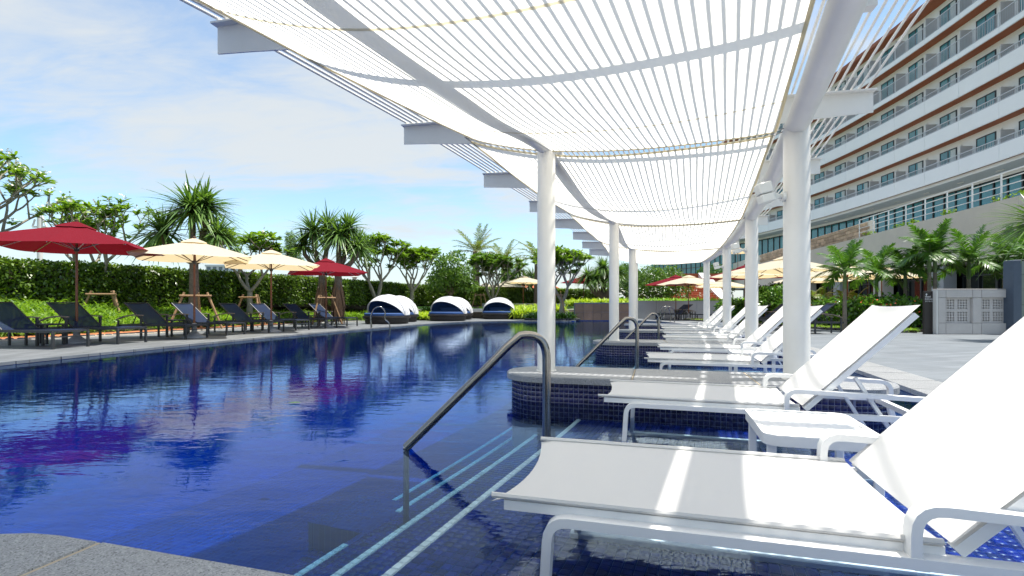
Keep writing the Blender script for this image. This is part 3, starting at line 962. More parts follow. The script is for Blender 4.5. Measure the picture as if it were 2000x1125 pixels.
for i in range(-1, 9):
    a, b_ = Vector((*Lb[i], 0)), Vector((*Rb[i], 0))
    d = (b_ - a).normalized(); L = (b_ - a).length; ang = math.atan2(d.y, d.x)
    # tapered web
    w = MB(); th = .012; nn = Vector((-d.y, d.x, 0)) * th / 2
    prof = [(0, HB), (.25, HB - .012), (1.0, HB - .06), (L - 1.0, HB - .06), (L - .25, HB - .012), (L, HB)]
    vs_ = []
    for s, z in prof:
        q = a + d * s
        for sg in (-1, 1): vs_ += [(q.x + nn.x * sg, q.y + nn.y * sg, z), (q.x + nn.x * sg, q.y + nn.y * sg, BT)]
    fs = []
    for k in range(len(prof) - 1):
        o = k * 4; p_ = o + 4
        fs += [(o, p_, p_ + 1, o + 1), (o + 2, o + 3, p_ + 3, p_ + 2), (o, o + 2, p_ + 2, p_)]
    fs += [(0, 1, 3, 2), tuple(x + 4 * (len(prof) - 1) for x in (0, 2, 3, 1))]
    w.add(vs_, fs)
    beam = w.build("cross_beam", M_pergola, perg)
    m_ = (a + b_) / 2
    MB().box((m_.x, m_.y, BT + .006), (L + .02, .11, .012), ang).build("flange", M_pergola, beam)
    # bearing blocks on the tubes
    for cols in (colL, colR):
        best = min(((a + d * s, (ext_p - (a + d * s)).length) for ext_p in [Vector((p.x, p.y, 0)) for p in ext(cols)] for s in np.linspace(0, L, 60)), key=lambda q: q[1])[0]
        MB().box((best.x, best.y, (TUBE_Z + HB) / 2 - .005), (.10, .06, HB - TUBE_Z + .02), ang).build("bearing_block", M_pergola, beam)
NB = 72
for k in range(NB):
    fr_ = (k + .5) / NB
    fr_ = .006 + fr_ * .988
    pts = []
    for i in range(-1, 9):
        a, b_ = Vector((*Lb[i], 0)), Vector((*Rb[i], 0))
        q = a + (b_ - a) * fr_
        pts.append(Vector((q.x, q.y, BT + .012 + .013)))
    pts[0] = pts[0] - (pts[1] - pts[0]) * .6
    pts[-1] = pts[-1] + (pts[-1] - pts[-2]).normalized() * .12
    MB().tube(pts, .0098, 6).build("roof_bar", M_pergola, perg, True, angle=70)

# ------------------------------------------------------------------ shade sails
sail_lab = ["largest white shade sail hanging right overhead in the foreground", "second white shade sail hung beyond the first pair of columns", "third white shade sail hung between the second and third columns", "farthest white shade sail at the end of the pergola"]
for k in range(4):
    hA = (colL[k + 1] - colL[k]).normalized()
    L0, L1 = colL[k] + Vector((-.70, .24, 0)), colL[k + 1] + Vector((-.66, .20, 0))
    R0, R1 = colR[k] + Vector((-.16, .05, 0)), colR[k + 1] + Vector((-.16, .02, 0))
    L0 += hA * (.03 if k else -.6); R0 += hA * (.05 if k else -.6); L1 -= hA * .02; R1 -= hA * .02
    if k == 0: L0 = L0 + Vector((-.34, .03, 0))
    ns, nt = 44, 40
    V = np.zeros((ns + 1, nt + 1, 3))
    for i in range(ns + 1):
        s = i / ns
        for j in range(nt + 1):
            t = j / nt
            l_ = L0.lerp(L1, s); r_ = R0.lerp(R1, s)
            # long edges bow inwards a little, ends too
            p = l_.lerp(r_, t + .020 * math.sin(math.pi * s) * (1 - t) * 1.0)
            p = p - hA * (.03 * math.sin(math.pi * t)) * (s * 2 - 1 if s > .5 else (s * 2 - 1))
            z_l = 2.35 - .09 * math.sin(math.pi * s); z_r = 2.17 - .03 * math.sin(math.pi * s)
            z = z_l * (1 - t) + z_r * t
            sag = .15 + .07 * math.sin(math.pi * s)
            z -= sag * (4 * t * (1 - t)) ** .9 * (1.15 - .45 * t)
            z += .012 * mnoise.noise(Vector((p.x * 1.3, p.y * 1.3, 3.3 * k)))
            V[i, j] = (p.x, p.y, z)
    idx = np.arange((ns + 1) * (nt + 1)).reshape(ns + 1, nt + 1)
    Fq = np.stack([idx[:-1, :-1], idx[:-1, 1:], idx[1:, 1:], idx[1:, :-1]], -1).reshape(-1, 4)
    me = np_mesh("shade_sail", V, Fq, M_sail)
    me.polygons.foreach_set("use_smooth", [True] * len(me.polygons))
    so = empty("shade_sail"); tag(so, sail_lab[k], "shade sail", "white shade sails under the pergola")
    link("sail_cloth", me, so)
    def row(i0=None, j0=None):
        return [Vector(q) for q in (V[i0] if i0 is not None else V[:, j0])]
    for pth, r_ in ((row(i0=0), .009), (row(i0=ns), .009), (row(j0=0), .011), (row(j0=nt), .011)):
        MB().tube(pth, r_, 6).build("edge_hem", M_seam, so, True)
    for ii in (int(ns * .50),) if k else (int(ns * .46), int(ns * .86)):
        a = V[ii].copy(); b_ = V[ii].copy(); hv = np.array(hA) * .012
        VV = np.stack([a - hv, a + hv], 1); VV[:, :, 2] -= .0035
        ix = np.arange(len(a) * 2).reshape(-1, 2)
        link("seam", np_mesh("seam", VV, np.stack([ix[:-1, 0], ix[:-1, 1], ix[1:, 1], ix[1:, 0]], -1), M_seam), so)
    # corner chains up to the steel
    for (i0, j0) in ((0, 0), (ns, 0), (0, nt), (ns, nt)):
        p = Vector(V[i0, j0])
        q = Vector((p.x - .06, p.y + (.05 if i0 else -.05), HB - .02)) if j0 == 0 else Vector((p.x + .12, p.y + .03, TUBE_Z))
        nlk = max(3, int((q - p).length / .03)); mb = MB()
        dd = (q - p) / nlk
        for w_ in range(nlk):
            c0 = p + dd * (w_ + .5)
            ax = dd.normalized(); sd_ = ax.cross(Vector((0, 0, 1) if w_ % 2 else (1, .3, 0))).normalized()
            ring = [c0 + ax * .021 * math.cos(u) + sd_ * .010 * math.sin(u) for u in np.linspace(0, 2 * math.pi, 9)]
            mb.tube(ring, .0035, 4, caps=False)
        mb.build("chain", M_chain, so)

# ------------------------------------------------------------------ white loungers and their tables
def make_white_lounger():
    root = empty("white_sun_lounger")
    Y = .335; zr = .345
    fr = MB()
    for sg in (-1, 1):
        y = sg * Y
        path = rounded([(1.80, y, .02), (1.72, y, zr), (.17, y, zr), (.15, y, .02)], .055)
        fr.flatbar(path, (0, 1, 0), .045, .026)
    fr.box((.30, 0, zr - .005), (.03, .62, .03)); fr.box((1.05, 0, zr - .02), (.03, .62, .03)); fr.box((1.66, 0, zr - .005), (.03, .62, .03))
    fr.build("frame", M_white, root, True)
    for sg in (-1, 1):
        MB().box((.97, sg * Y, .013), (1.70, .05, .024), bev=.004).build("runner", M_white, root)
        arm = rounded([(1.02, sg * Y, zr + .012), (1.02, sg * Y, zr + .125), (1.735, sg * Y, zr + .105), (1.735, sg * Y, zr + .0)], .06)
        MB().flatbar(arm, (0, 1, 0), .042, .023).build("armrest", M_white, root, True)
        MB().flatbar([(1.66, sg * (Y - .05), .04), (1.36, sg * (Y - .05), zr + .20)], (0, 1, 0), .028, .018).build("back_strut", M_white, root)
    # sling tubes and sling: seat
    def sling(name, stations, w, sag, parent, curl):
        m = 18; V = []
        for (x, z, nx, nz, u) in stations:
            for j in range(m + 1):
                t = j / m * 2 - 1
                s_ = sag * (1 - t * t)
                c_ = curl * max(0, 1 - u * 4.0) ** 2 * (1 - t * t)
                V.append((x - nx * s_ + c_, t * w / 2, z - nz * s_))
        n_s = len(stations)
        ix = np.arange(n_s * (m + 1)).reshape(n_s, m + 1)
        Fq = np.stack([ix[:-1, :-1], ix[:-1, 1:], ix[1:, 1:], ix[1:, :-1]], -1).reshape(-1, 4)
        me = np_mesh(name, V, Fq, M_sling); me.polygons.foreach_set("use_smooth", [True] * len(me.polygons))
        return link(name, me, parent)
    zs = .385
    st = [(x, zs - (.012 if x < .03 else 0), 0, 1, x / 1.08) for x in np.linspace(0, 1.09, 24)]
    seat = sling("seat", st, .655, .012, root, .040)
    ang = R(45.5); bl = .765
    st = [(1.10 + q * math.cos(ang), zs + .004 + q * math.sin(ang), -math.sin(ang), math.cos(ang), 1 - q / bl) for q in np.linspace(0, bl, 18)]
    back = sling("backrest", st, .655, .013, root, -.035)
    for sg in (-1, 1):
        MB().flatbar([(.035, sg * .305, zs - .022), (1.09, sg * .305, zs - .022)], (0, 1, 0), .030, .028).build("sling_rail", M_white, seat)
        q0 = Vector((1.10 - math.sin(ang) * -.022, sg * .305, zs - .018)); dq = Vector((math.cos(ang), 0, math.sin(ang)))
        MB().flatbar([q0, q0 + dq * (bl - .04)], (0, 1, 0), .030, .028).build("sling_rail", M_white, back)
        hem = [(x, sg * .322, zs + .004) for x in (0.0, 1.085)]
        MB().tube(hem, .008, 6).build("hem", M_sling, seat)
    return root
wl_pos = [((960, 980), (-15.8)), ((1168, 778), (-17.2)), ((1258, 703), (-16.5)), ((1284, 680), (-16)), ((1296, 661), (-14.5)), ((1297, 652), (-14)), ((1295, 642), (-12)), ((1294.5, 637.5), (-11))]
wl_lab = ["nearest white sling lounger filling the lower right corner", "white sling lounger beside the near granite island and low white table",
          "white sling lounger just beyond the first granite island", "second white lounger beyond the first granite island",
          "nearer white lounger of the pair beyond the second island", "farther white lounger of the pair beyond the second island",
          "nearer white lounger of the pair beyond the third island", "farthest white lounger beyond the third island"]
proto = make_white_lounger()
wl_frames = []
for i, ((px, py), a) in enumerate(wl_pos):
    o = proto if i == 0 else copy_tree(proto)
    p = P(px, py, .24)
    u = Vector((math.cos(R(a)), math.sin(R(a)), 0)); v = Vector((-u.y, u.x, 0))
    c = p + v * .327
    o.location = (c.x, c.y, LEDGE); o.rotation_euler = (0, 0, R(a))
    tag(o, wl_lab[i], "sun lounger", "white loungers standing in the shallow ledge")
    wl_frames.append((c, u, v, a))
def make_table():
    root = empty("low_side_table")
    W_, D_ = .46, .58; r_ = .06
    out = []
    for cx_, cy2, a0 in ((W_ / 2 - r_, D_ / 2 - r_, 0), (-W_ / 2 + r_, D_ / 2 - r_, 90), (-W_ / 2 + r_, -D_ / 2 + r_, 180), (W_ / 2 - r_, -D_ / 2 + r_, 270)):
        for q in range(6): out.append((cx_ + r_ * math.cos(R(a0 + 18 * q)), cy2 + r_ * math.sin(R(a0 + 18 * q))))
    inn = [(x * .90, y * .92) for x, y in out]
    n2 = len(out); mb = MB()
    vs_ = [(x, y, .350) for x, y in out] + [(x, y, .395) for x, y in out] + [(x, y, .395) for x, y in inn] + [(x, y, .350) for x, y in inn]
    fs = []
    for j in range(n2):
        k = (j + 1) % n2
        for o_ in range(4):
            p_ = (o_ + 1) % 4
            fs.append((o_ * n2 + j, o_ * n2 + k, p_ * n2 + k, p_ * n2 + j))
    mb.add(vs_, fs).build("rim", M_white, root, True)
    MB().prism([(x * .985, y * .985) for x, y in inn], .372, .389).build("top_panel", M_white, root)
    for sx in (-1, 1):
        for sy in (-1, 1):
            MB().box((sx * (W_ / 2 - .035), sy * (D_ / 2 - .05), .1755), (.036, .022, .351), bev=.003).build("leg", M_white, root)
    return root
tproto = make_table()
t_lab = ["low white side table between the two nearest white loungers", "low white side table between the loungers beyond the first island", "low white side table between the loungers beyond the second island", "low white side table between the farthest white loungers"]
for k in range(4):
    o = tproto if k == 0 else copy_tree(tproto)
    (c0, u0, v0, a0), (c1, u1, v1, a1) = wl_frames[2 * k], wl_frames[2 * k + 1]
    c = (c0 + c1) / 2 + u0 * 1.12
    if k == 0: c = P(1578, 826, .265)
    o.location = (c.x, c.y, LEDGE); o.rotation_euler = (0, 0, R((a0 + a1) / 2))
    tag(o, t_lab[k], "side table", "low white tables between the white loungers")

# ------------------------------------------------------------------ handrails into the pool
hr_lab = ["nearest stainless steel handrail slanting into the pool steps", "second stainless steel handrail behind the first granite island", "third stainless steel handrail farther along the pool steps"]
for k in range(3):
    base = Vector((.197, 2.92, 0)) + Vector((1.43, 3.74, 0)) * k - Vector((.08, 0, 0)) * max(0, k - 1)
    root = empty("pool_handrail", (base.x, base.y, LEDGE)); tag(root, hr_lab[k], "handrail", "stainless handrails along the pool steps")
    dx = Vector((-.79, -.055 + .02 * k, 0)); du = dx.normalized()
    p0 = Vector((0, 0, 0)); H = .74 - .0
    top = Vector((0, 0, H))
    low = Vector((dx.x, dx.y, .135))
    crest = du * .16 + Vector((0, 0, H + .005))
    pts = [p0, Vector((0, 0, H - .12))]
    ctrl = [Vector((0, 0, H - .12)), Vector((0, 0, H + .045)), du * .15 + Vector((0, 0, H + .02))]
    slope0 = du * .15 + Vector((0, 0, H + .02))
    for q in range(1, 11):
        t = q / 10
        pts.append(ctrl[0] * (1 - t) ** 2 + ctrl[1] * 2 * t * (1 - t) + ctrl[2] * t * t)
    # settle on to the slope
    end = low
    pts += [slope0.lerp(end, .12) + Vector((0, 0, .010)), slope0.lerp(end, .3) + Vector((0, 0, .004)), slope0.lerp(end, .97)]
    pts = pts[:-1] + [slope0.lerp(end, 1.0)]
    MB().tube(pts, .024, 16).build("rail", M_chrome, root, True, angle=80)
    MB().tube([low + Vector((0, 0, .0)), Vector((low.x, low.y, -.292))], .017, 14).build("lower_post", M_chrome, root, True)
    MB().lathe([(.055, 0), (.055, .008), (.03, .014)], 20, (low.x, low.y, -.295)).build("flange", M_chrome, root, True)
    MB().lathe([(.05, 0), (.05, .008), (.03, .014)], 20, (0, 0, .005)).build("flange", M_chrome, root, True)
#@@PART3

# ------------------------------------------------------------------ floodlights on the columns
def floodlight(cx_, cy2, z, lab, s=1.0, rz=0.0):
    root = empty("floodlight", (cx_, cy2, z), rz); tag(root, lab, "floodlight", "floodlights on the columns")
    MB().tube([(0, 0, 0), (-.03 * s, 0, 0)], .045 * s, 16).build("wall_plate", M_lampwhite, root, True)
    MB().tube([(-.02 * s, 0, 0), (-.10 * s, 0, 0)], .022 * s, 12).tube([(-.09 * s, -.03 * s, 0), (-.09 * s, .03 * s, 0)], .03 * s, 14).build("swivel_arm", M_lampwhite, root, True)
    h = MB(); M_ = Matrix.Translation((-.175 * s, 0, .03 * s)) @ Matrix.Rotation(R(-14), 4, 'Y')
    h.box((0, 0, 0), (.12 * s, .14 * s, .10 * s), M=M_ @ Matrix.Translation((0, 0, .047 * s)), bev=.008)
    hd_ = h.build("lamp_head", M_lampwhite, root)
    MB().box((0, 0, 0), (.12 * s, .14 * s, .078 * s), M=M_ @ Matrix.Translation((0, 0, -.049 * s)), bev=.008).build("lamp_cover", M_lampwhite, hd_)
floodlight(colR[1].x - .09, colR[1].y, 1.66, "white box floodlight on the first right-hand column", .86, R(-8))
floodlight(colR[2].x - .09, colR[2].y, 1.68, "white box floodlight on the second right-hand column", .86, R(-8))
floodlight(colR[3].x - .09, colR[3].y, 1.72, "white box floodlight on the third right-hand column", .86, R(-8))

# ------------------------------------------------------------------ dark loungers
def make_dark_lounger():
    root = empty("dark_sun_lounger")
    W = .64; zs = .33
    fr = MB()
    for sg in (-1, 1):
        y = sg * W / 2
        fr.box((.95, y, zs - .02), (1.86, .035, .045))
    for x in (.04, .62, 1.1, 1.84): fr.box((x, 0, zs - .022), (.03, W - .036, .04))
    fr.box((.04, 0, zs - .12), (.025, W - .05, .022))
    fr.build("frame", M_dark, root)
    for sg in (-1, 1):
        y = sg * W / 2
        MB().box((.03, y * .999, (zs - .043) / 2), (.042, .040, zs - .043), bev=.004).build("leg", M_dark, root)
        MB().box((1.18, y + sg * .037, (zs + .20) / 2), (.045, .038, zs + .20), bev=.004).build("leg", M_dark, root)
        MB().box((1.80, y + sg * .037, (zs + .10) / 2), (.040, .036, zs + .10), bev=.004).build("leg", M_dark, root)
        MB().flatbar([(1.14, y + sg * .037, zs + .210), (1.4, y + sg * .037, zs + .222), (1.62, y + sg * .037, zs + .19), (1.84, y + sg * .037, zs + .115)], (0, 1, 0), .055, .022).build("armrest", M_teak, root)
        MB().tube([(1.55, sg * .24, zs - .03), (1.42, sg * .24, zs + .22)], .011, 6).build("back_strut", M_dark, root)
    V = [(x, y, zs + .004 - .012 * (1 - (y / .3) ** 2)) for x in np.linspace(.05, 1.10, 10) for y in np.linspace(-.30, .30, 9)]
    ix = np.arange(90).reshape(10, 9); q4 = lambda ix: np.stack([ix[:-1, :-1], ix[:-1, 1:], ix[1:, 1:], ix[1:, :-1]], -1).reshape(-1, 4)
    link("seat_sling", np_mesh("seat_sling", V, q4(ix), M_navy), root)
    a = R(40)
    V = [(1.10 + q * math.cos(a) + .014 * (1 - (y / .3) ** 2), y, zs + q * math.sin(a) - .01 * (1 - (y / .3) ** 2)) for q in np.linspace(0, .76, 10) for y in np.linspace(-.30, .30, 9)]
    bk = link("back_sling", np_mesh("back_sling", V, q4(ix), M_navy), root)
    bf = MB()
    for sg in (-1, 1): bf.tube([(1.10, sg * .305, zs), (1.10 + .78 * math.cos(a), sg * .305, zs + .78 * math.sin(a))], .016, 8)
    bf.tube([(1.10 + .77 * math.cos(a), -.30, zs + .77 * math.sin(a)), (1.10 + .77 * math.cos(a), .30, zs + .77 * math.sin(a))], .013, 8)
    bf.build("back_frame", M_dark, root)
    return root
dproto = make_dark_lounger()
def head(y):      # direction from foot to head on the left deck: square to the pool edge
    return R(180 - 8 - (y - 9) * .9)
dl = [(-8.0, 8.95), (-7.75, 10.1), (-7.4, 11.65), (-7.22, 13.0), (-6.84, 14.45), (-6.58, 15.65), (-6.19, 17.05), (-6.0, 18.7)]
dl_lab = ["navy sling lounger cut off by the left edge of the photo", "second navy lounger from the left edge, by the first red umbrella pole", "third navy lounger from the left edge, its back raised high",
          "fourth navy lounger from the left, by the first cream umbrella pole", "fifth navy lounger from the left, before the staked tree", "sixth navy lounger from the left, by the second cream umbrella pole",
          "seventh navy lounger from the left, beside the farther red umbrella", "eighth navy lounger, last in the left row before the daybeds"]
first = True
def place_dark(x, y, rz, lab, grp):
    global first
    o = dproto if first else copy_tree(dproto)
    first = False
    o.location = (x, y, DZ); o.rotation_euler = (0, 0, rz)
    tag(o, lab, "sun lounger", grp)
for (x, y), lab in zip(dl, dl_lab):
    a = head(y); v = Vector((-math.sin(a), math.cos(a), 0))      # local +y; the near corner is at -y after the half turn
    c = Vector((x, y, 0)) - v * .32
    place_dark(c.x, c.y, a, lab, "navy loungers along the left deck")
dr = [(8.75, 14.0, -14, "nearest navy lounger on the right deck, beside the thick column"), (9.35, 16.2, -13, "second navy lounger on the right deck, mostly behind the thick column"), (9.95, 18.7, -12, "navy lounger on the right deck before the leafy hedge"),
      (10.4, 20.7, -12, "fourth navy lounger back along the right deck"), (10.9, 24.2, -10, "fifth navy lounger back along the right deck"), (11.1, 26.0, -10, "sixth navy lounger, farthest in the right deck row"),
      (9.55, 27.4, 4, "nearest navy lounger of the cluster by the grey wall"), (9.75, 28.4, 4, "middle navy lounger of the cluster by the grey wall"), (10.0, 29.4, 4, "rear navy lounger of the cluster by the grey wall")]
for x, y, a, lab in dr:
    u = Vector((math.cos(R(a)), math.sin(R(a)), 0))
    c = Vector((x, y, 0)) - u * 1.7
    place_dark(c.x, c.y, R(a), lab, "navy loungers on the right deck")
# small dark tables between pairs on the left deck
def make_dark_table():
    root = empty("dark_side_table")
    MB().box((0, 0, .40), (.44, .44, .03), bev=.005).build("table_top", M_dark, root)
    for sx in (-1, 1):
        for sy in (-1, 1): MB().box((sx * .19, sy * .19, .19), (.035, .035, .385)).build("leg", M_dark, root)
    MB().box((0, .19, .30), (.36, .02, .03)).box((0, -.19, .30), (.36, .02, .03)).build("stretcher", M_dark, root)
    return root
dt = make_dark_table()
for i, (j, lab) in enumerate(((0, "dark side table by the first red umbrella base"), (2, "dark side table beside the first cream umbrella base"), (4, "dark side table beside the second cream umbrella base"), (6, "dark side table beside the farther red umbrella base"))):
    o = dt if i == 0 else copy_tree(dt)
    a = Vector((*dl[j], 0)); b_ = Vector((*dl[j + 1], 0)); m_ = (a + b_) / 2
    h = head(m_.y); m_ = m_ + Vector((math.cos(h), math.sin(h), 0)) * 1.25 + Vector((0, .28, 0))
    o.location = (m_.x, m_.y, DZ); o.rotation_euler = (0, 0, h)
    tag(o, lab, "side table", "dark tables between the navy loungers")

# ------------------------------------------------------------------ parasols
def make_parasol(name, cloth, rib_m, pole_m, side=2.5, h=2.42, drop=.46):
    root = empty(name)
    hs = side / 2
    def canopy(z0, scale, dz, mname):
        # eight panels to corners and edge middles, each panel slightly hollow
        ring = []
        for k in range(8):
            a = k * math.pi / 4
            r_ = hs * math.sqrt(2) if k % 2 else hs
            ring.append((r_ * math.cos(a) * scale, r_ * math.sin(a) * scale))
        n_r = 8; V = []; Fq = []
        seg = 4
        for i in range(n_r + 1):
            t = i / n_r
            for k in range(8):
                p, q = ring[k], ring[(k + 1) % 8]
                for s in range(seg):
                    w = s / seg
                    x, y = p[0] * (1 - w) + q[0] * w, p[1] * (1 - w) + q[1] * w
                    z = z0 - dz * (t * .86 + .14 * t ** 2.2) - .035 * scale * math.sin(math.pi * w) * t * (1.0 if t < 1 else .7)
                    V.append((x * t, y * t, z))
        m_ = 8 * seg
        for i in range(n_r):
            for k in range(m_):
                a, b_ = i * m_ + k, i * m_ + (k + 1) % m_
                Fq.append((a, a + m_, b_ + m_, b_))
        me = bpy.data.meshes.new(mname); me.from_pydata(V, [], Fq); me.materials.append(cloth); me.update()
        return me
    cn = link("canopy", canopy(h - .03, 1.0, drop, "canopy"), root)
    link("vent_cap", canopy(h + .045, .22, drop * .30, "vent_cap"), cn)
    val = MB()
    MB().tube([(0, 0, .28), (0, 0, h - .02)], .023, 12).build("pole", pole_m, root, True)
    MB().lathe([(.036, h + .03), (.036, h + .075), (.012, h + .09)], 12).build("finial", M_ribwood, root, True)
    MB().lathe([(.27, 0), (.27, .03), (.13, .08), (.06, .15), (.048, .34), (.030, .35)], 24).build("base", M_base, root, True)
    for k in range(8):
        a = k * math.pi / 4; r_ = (hs * math.sqrt(2) if k % 2 else hs) * .97
        d = Vector((math.cos(a), math.sin(a), 0))
        rb = MB().tube([Vector((0, 0, h - .07)), d * r_ * .5 + Vector((0, 0, h - .055 - drop * .46)), d * r_ + Vector((0, 0, h - .04 - drop))], .010, 5).build("rib", rib_m, root)
        MB().tube([Vector((0, 0, h - .55)), d * min(r_, hs) * .52 + Vector((0, 0, h - .06 - drop * .5 * min(r_, hs) * .52 / r_ * 2))], .008, 5).build("strut", rib_m, rb)
    MB().lathe([(.045, h - .58), (.045, h - .50)], 12).build("hub", M_dark, root, True)
    return root
red0 = make_parasol("red_parasol", M_redcloth, M_ribsteel, M_wood, 2.5, 2.46, .48)
cre0 = make_parasol("cream_parasol", M_cream, M_ribwood, M_wood, 2.35, 2.34, .42)
used = {"r": False, "c": False}
def parasol(kind, x, y, z, rz, lab, s=1.0, grp="parasols round the pool"):
    o = (red0 if kind == "r" else cre0)
    if used[kind]: o = copy_tree(o)
    used[kind] = True
    o.location = (x, y, z); o.rotation_euler = (0, 0, R(rz)); o.scale = (s, s, s)
    tag(o, lab, "parasol", grp)
def base(px, y): return (px - 1000) / F * y
parasol("r", -8.97, 10.55, DZ, 20, "large crimson square parasol nearest on the left deck")
parasol("c", -7.6, 12.25, DZ, 30, "nearest cream parasol on the left deck, beside the crimson one")
parasol("c", -6.96, 14.8, DZ, 28, "second cream parasol along the left deck")
parasol("r", -6.5, 17.9, DZ, 26, "smaller crimson parasol farther down the left deck", .97)
parasol("c", base(1533, 16.6), 16.6, DZ, 12, "large cream parasol behind the thick right-hand column", 1.0)
parasol("c", base(1476, 19.6), 19.6, DZ, 20, "cream parasol between the first and second right-hand columns", 1.0)
parasol("r", base(1455, 22.5), 22.5, DZ, 15, "crimson parasol on the right deck among cream ones", 1.02)
parasol("c", base(1345, 27.0), 27.0, DZ, 20, "cream parasol over the navy loungers by the grey wall")
parasol("r", base(1320, 29.0), 29.0, DZ, 18, "crimson parasol over the navy loungers by the grey wall")
parasol("c", base(1413, 31.0), 31.0, DZ, 40, "far cream parasol before the restaurant front")
parasol("c", base(1655, 19.5), 19.5, DZ, 20, "cream parasol behind the hedge by the restaurant, left one")
parasol("c", base(1722, 20.5), 20.5, DZ, 35, "cream parasol behind the hedge by the restaurant, right one")
parasol("c", base(1583, 24.0), 24.0, DZ, 10, "low looking cream parasol far behind the thick column")
parasol("c", base(1022, 34.0), 34.0, .42, 20, "cream parasol beside the orange tiled roof")
parasol("c", base(988, 39.0), 39.0, .42, 30, "far cream parasol left of the one by the orange roof", .95)
parasol("c", base(948, 40.0), 40.0, .42, 30, "farthest cream parasol, half hidden behind the frangipani", .9)
parasol("r", base(1140, 38.0), 38.0, .55, 30, "far crimson parasol between the trees past the pool")
parasol("c", base(1441, 48.0), 48.0, 5.9 - 2.0, 15, "cream parasol up on the terrace above the stone wall", 1.0)

# ------------------------------------------------------------------ daybeds
def make_daybed():
    root = empty("round_daybed")
    MB().lathe([(.86, 0.02), (.90, .03), (.92, .22), (1.00, .25), (1.00, .33), (.95, .34)], 40).build("wicker_base", M_wicker, root, True)
    MB().lathe([(.92, .335), (.94, .36), (.94, .43), (.90, .46)], 40).build("mattress", M_cushion, root, True)
    # hood: quarter sphere of four overlapping hoops, opening towards -y
    hood = empty_part = None
    n_h = 4
    R_ = .94
    for k in range(n_h):
        t0, t1 = R(-8 + k * 35.0), R(-8 + (k + 1) * 35.0 + 3)
        r_ = R_ * (1.0 + .018 * (n_h - k - 1) - .0)
        V = []; m = 28; q = 6
        for i in range(q + 1):
            tt = t0 + (t1 - t0) * i / q
            bulge = .012 * math.sin(math.pi * i / q)
            for j in range(m + 1):
                a = math.pi * j / m
                rr = r_ + bulge
                # hoop hinged on the x axis, tilted by tt from the back
                x = rr * math.cos(a); yz = rr * math.sin(a) * .92
                V.append((x, yz * math.cos(tt), .36 + max(0, yz * math.sin(tt))))
        ix = np.arange((q + 1) * (m + 1)).reshape(q + 1, m + 1)
        Fq = np.stack([ix[:-1, :-1], ix[:-1, 1:], ix[1:, 1:], ix[1:, :-1]], -1).reshape(-1, 4)
        me = np_mesh("hood_panel", V, Fq, M_hood); me.polygons.foreach_set("use_smooth", [True] * len(me.polygons))
        hp = link("hood_panel", me, root)
        MB().tube([Vector(V[(q) * (m + 1) + j]) for j in range(m + 1)], .012, 6).build("hoop", M_base if k < 3 else M_hood, hp, True)
    # navy lining and back cushion
    V = []; m = 24; q = 12
    for i in range(q + 1):
        tt = R(4 + 122 * i / q)
        for j in range(m + 1):
            a = math.pi * j / m
            x = .90 * math.cos(a); yz = .90 * math.sin(a) * .92
            V.append((x, yz * math.cos(tt), .37 + max(0, yz * math.sin(tt))))
    ix = np.arange((q + 1) * (m + 1)).reshape(q + 1, m + 1)
    Fq = np.stack([ix[:-1, :-1], ix[:-1, 1:], ix[1:, 1:], ix[1:, :-1]], -1).reshape(-1, 4)
    link("hood_lining", np_mesh("hood_lining", V, Fq, M_cushion), root)
    MB().box((0, .42, .56), (1.35, .16, .26), bev=.05).build("bolster", M_cushion, root)
    return root
db = [(-5.35, 21.9, -26, "nearest white hooded round daybed behind the pool ladder"), (-5.45, 24.4, -22, "daybed half hidden behind the nearest daybed"), (-3.25, 25.9, -24, "middle white hooded daybed at the pool end"),
      (-3.15, 28.4, -20, "daybed half hidden behind the middle daybed"), (-.75, 29.4, -8, "rightmost white hooded daybed by the low white wall")]
dbp = make_daybed()
for i, (x, y, a, lab) in enumerate(db):
    o = dbp if i == 0 else copy_tree(dbp)
    o.location = (x, y, DZ); o.rotation_euler = (0, 0, R(a)); tag(o, lab, "daybed", "hooded round daybeds at the far left corner")

# pool ladders
def ladder(x, y, rz, lab, sc=1.0):
    root = empty("pool_ladder", (x, y, DZ), rz); tag(root, lab, "pool ladder", "stainless pool ladders"); root.scale = (sc, sc, sc)
    for sg in (-1, 1):
        pts = smooth_path([(.30, sg * .40, .02), (.32, sg * .40, .38), (.20, sg * .40, .66), (.0, sg * .40, .72), (-.14, sg * .40, .56), (-.15, sg * .40, .30), (-.30, sg * .40, .10), (-.31, sg * .40, -.55)], 5)
        MB().tube(pts, .021, 10).build("rail", M_chrome, root, True, angle=80)
    for z in (-.18, -.42): MB().box((-.30, 0, z), (.09, .80, .02)).build("rung", M_chrome, root)
pL_ = P(752, 641, DZ)
ladder(pL_.x - .15, pL_.y, R(180 + 14), "bright steel ladder at the pool edge before the nearest daybed")
ladder(7.05, 23.5, R(-4), "steel ladder at the far right pool edge by the white loungers", 1.0)

# ------------------------------------------------------------------ walls at the far end
brown = empty("brown_tiled_wall", (3.3, 27.05, 0)); tag(brown, "brown tiled low wall standing at the far end of the pool", "wall")
MB().box((1.45, .25, .05), (2.86, .44, 1.76)).build("core", M_grout, brown)
tw, thh = .475, .44
for i in range(6):
    for j in range(3):
        o = MB().box((.02 + tw * (i + .5), .018, .92 - thh * (j + .5) - .02), (tw - .012, .035, thh - .012), bev=.003).build("wall_tile", M_browntile, brown)
MB().box((1.45, .25, .945), (2.92, .52, .03)).build("cap", M_granite2, brown)
gw = empty("grey_rendered_wall", (6.2, 30.5, 0)); tag(gw, "long smooth grey wall behind the far navy loungers", "wall")
for i in range(6): MB().box((1.2 + i * 2.4, .15, .55), (2.388, .30, 1.05)).build("panel", M_greywall, gw)
MB().box((7.2, .15, 1.085), (14.5, .34, .02)).build("cap", M_greywall, gw)
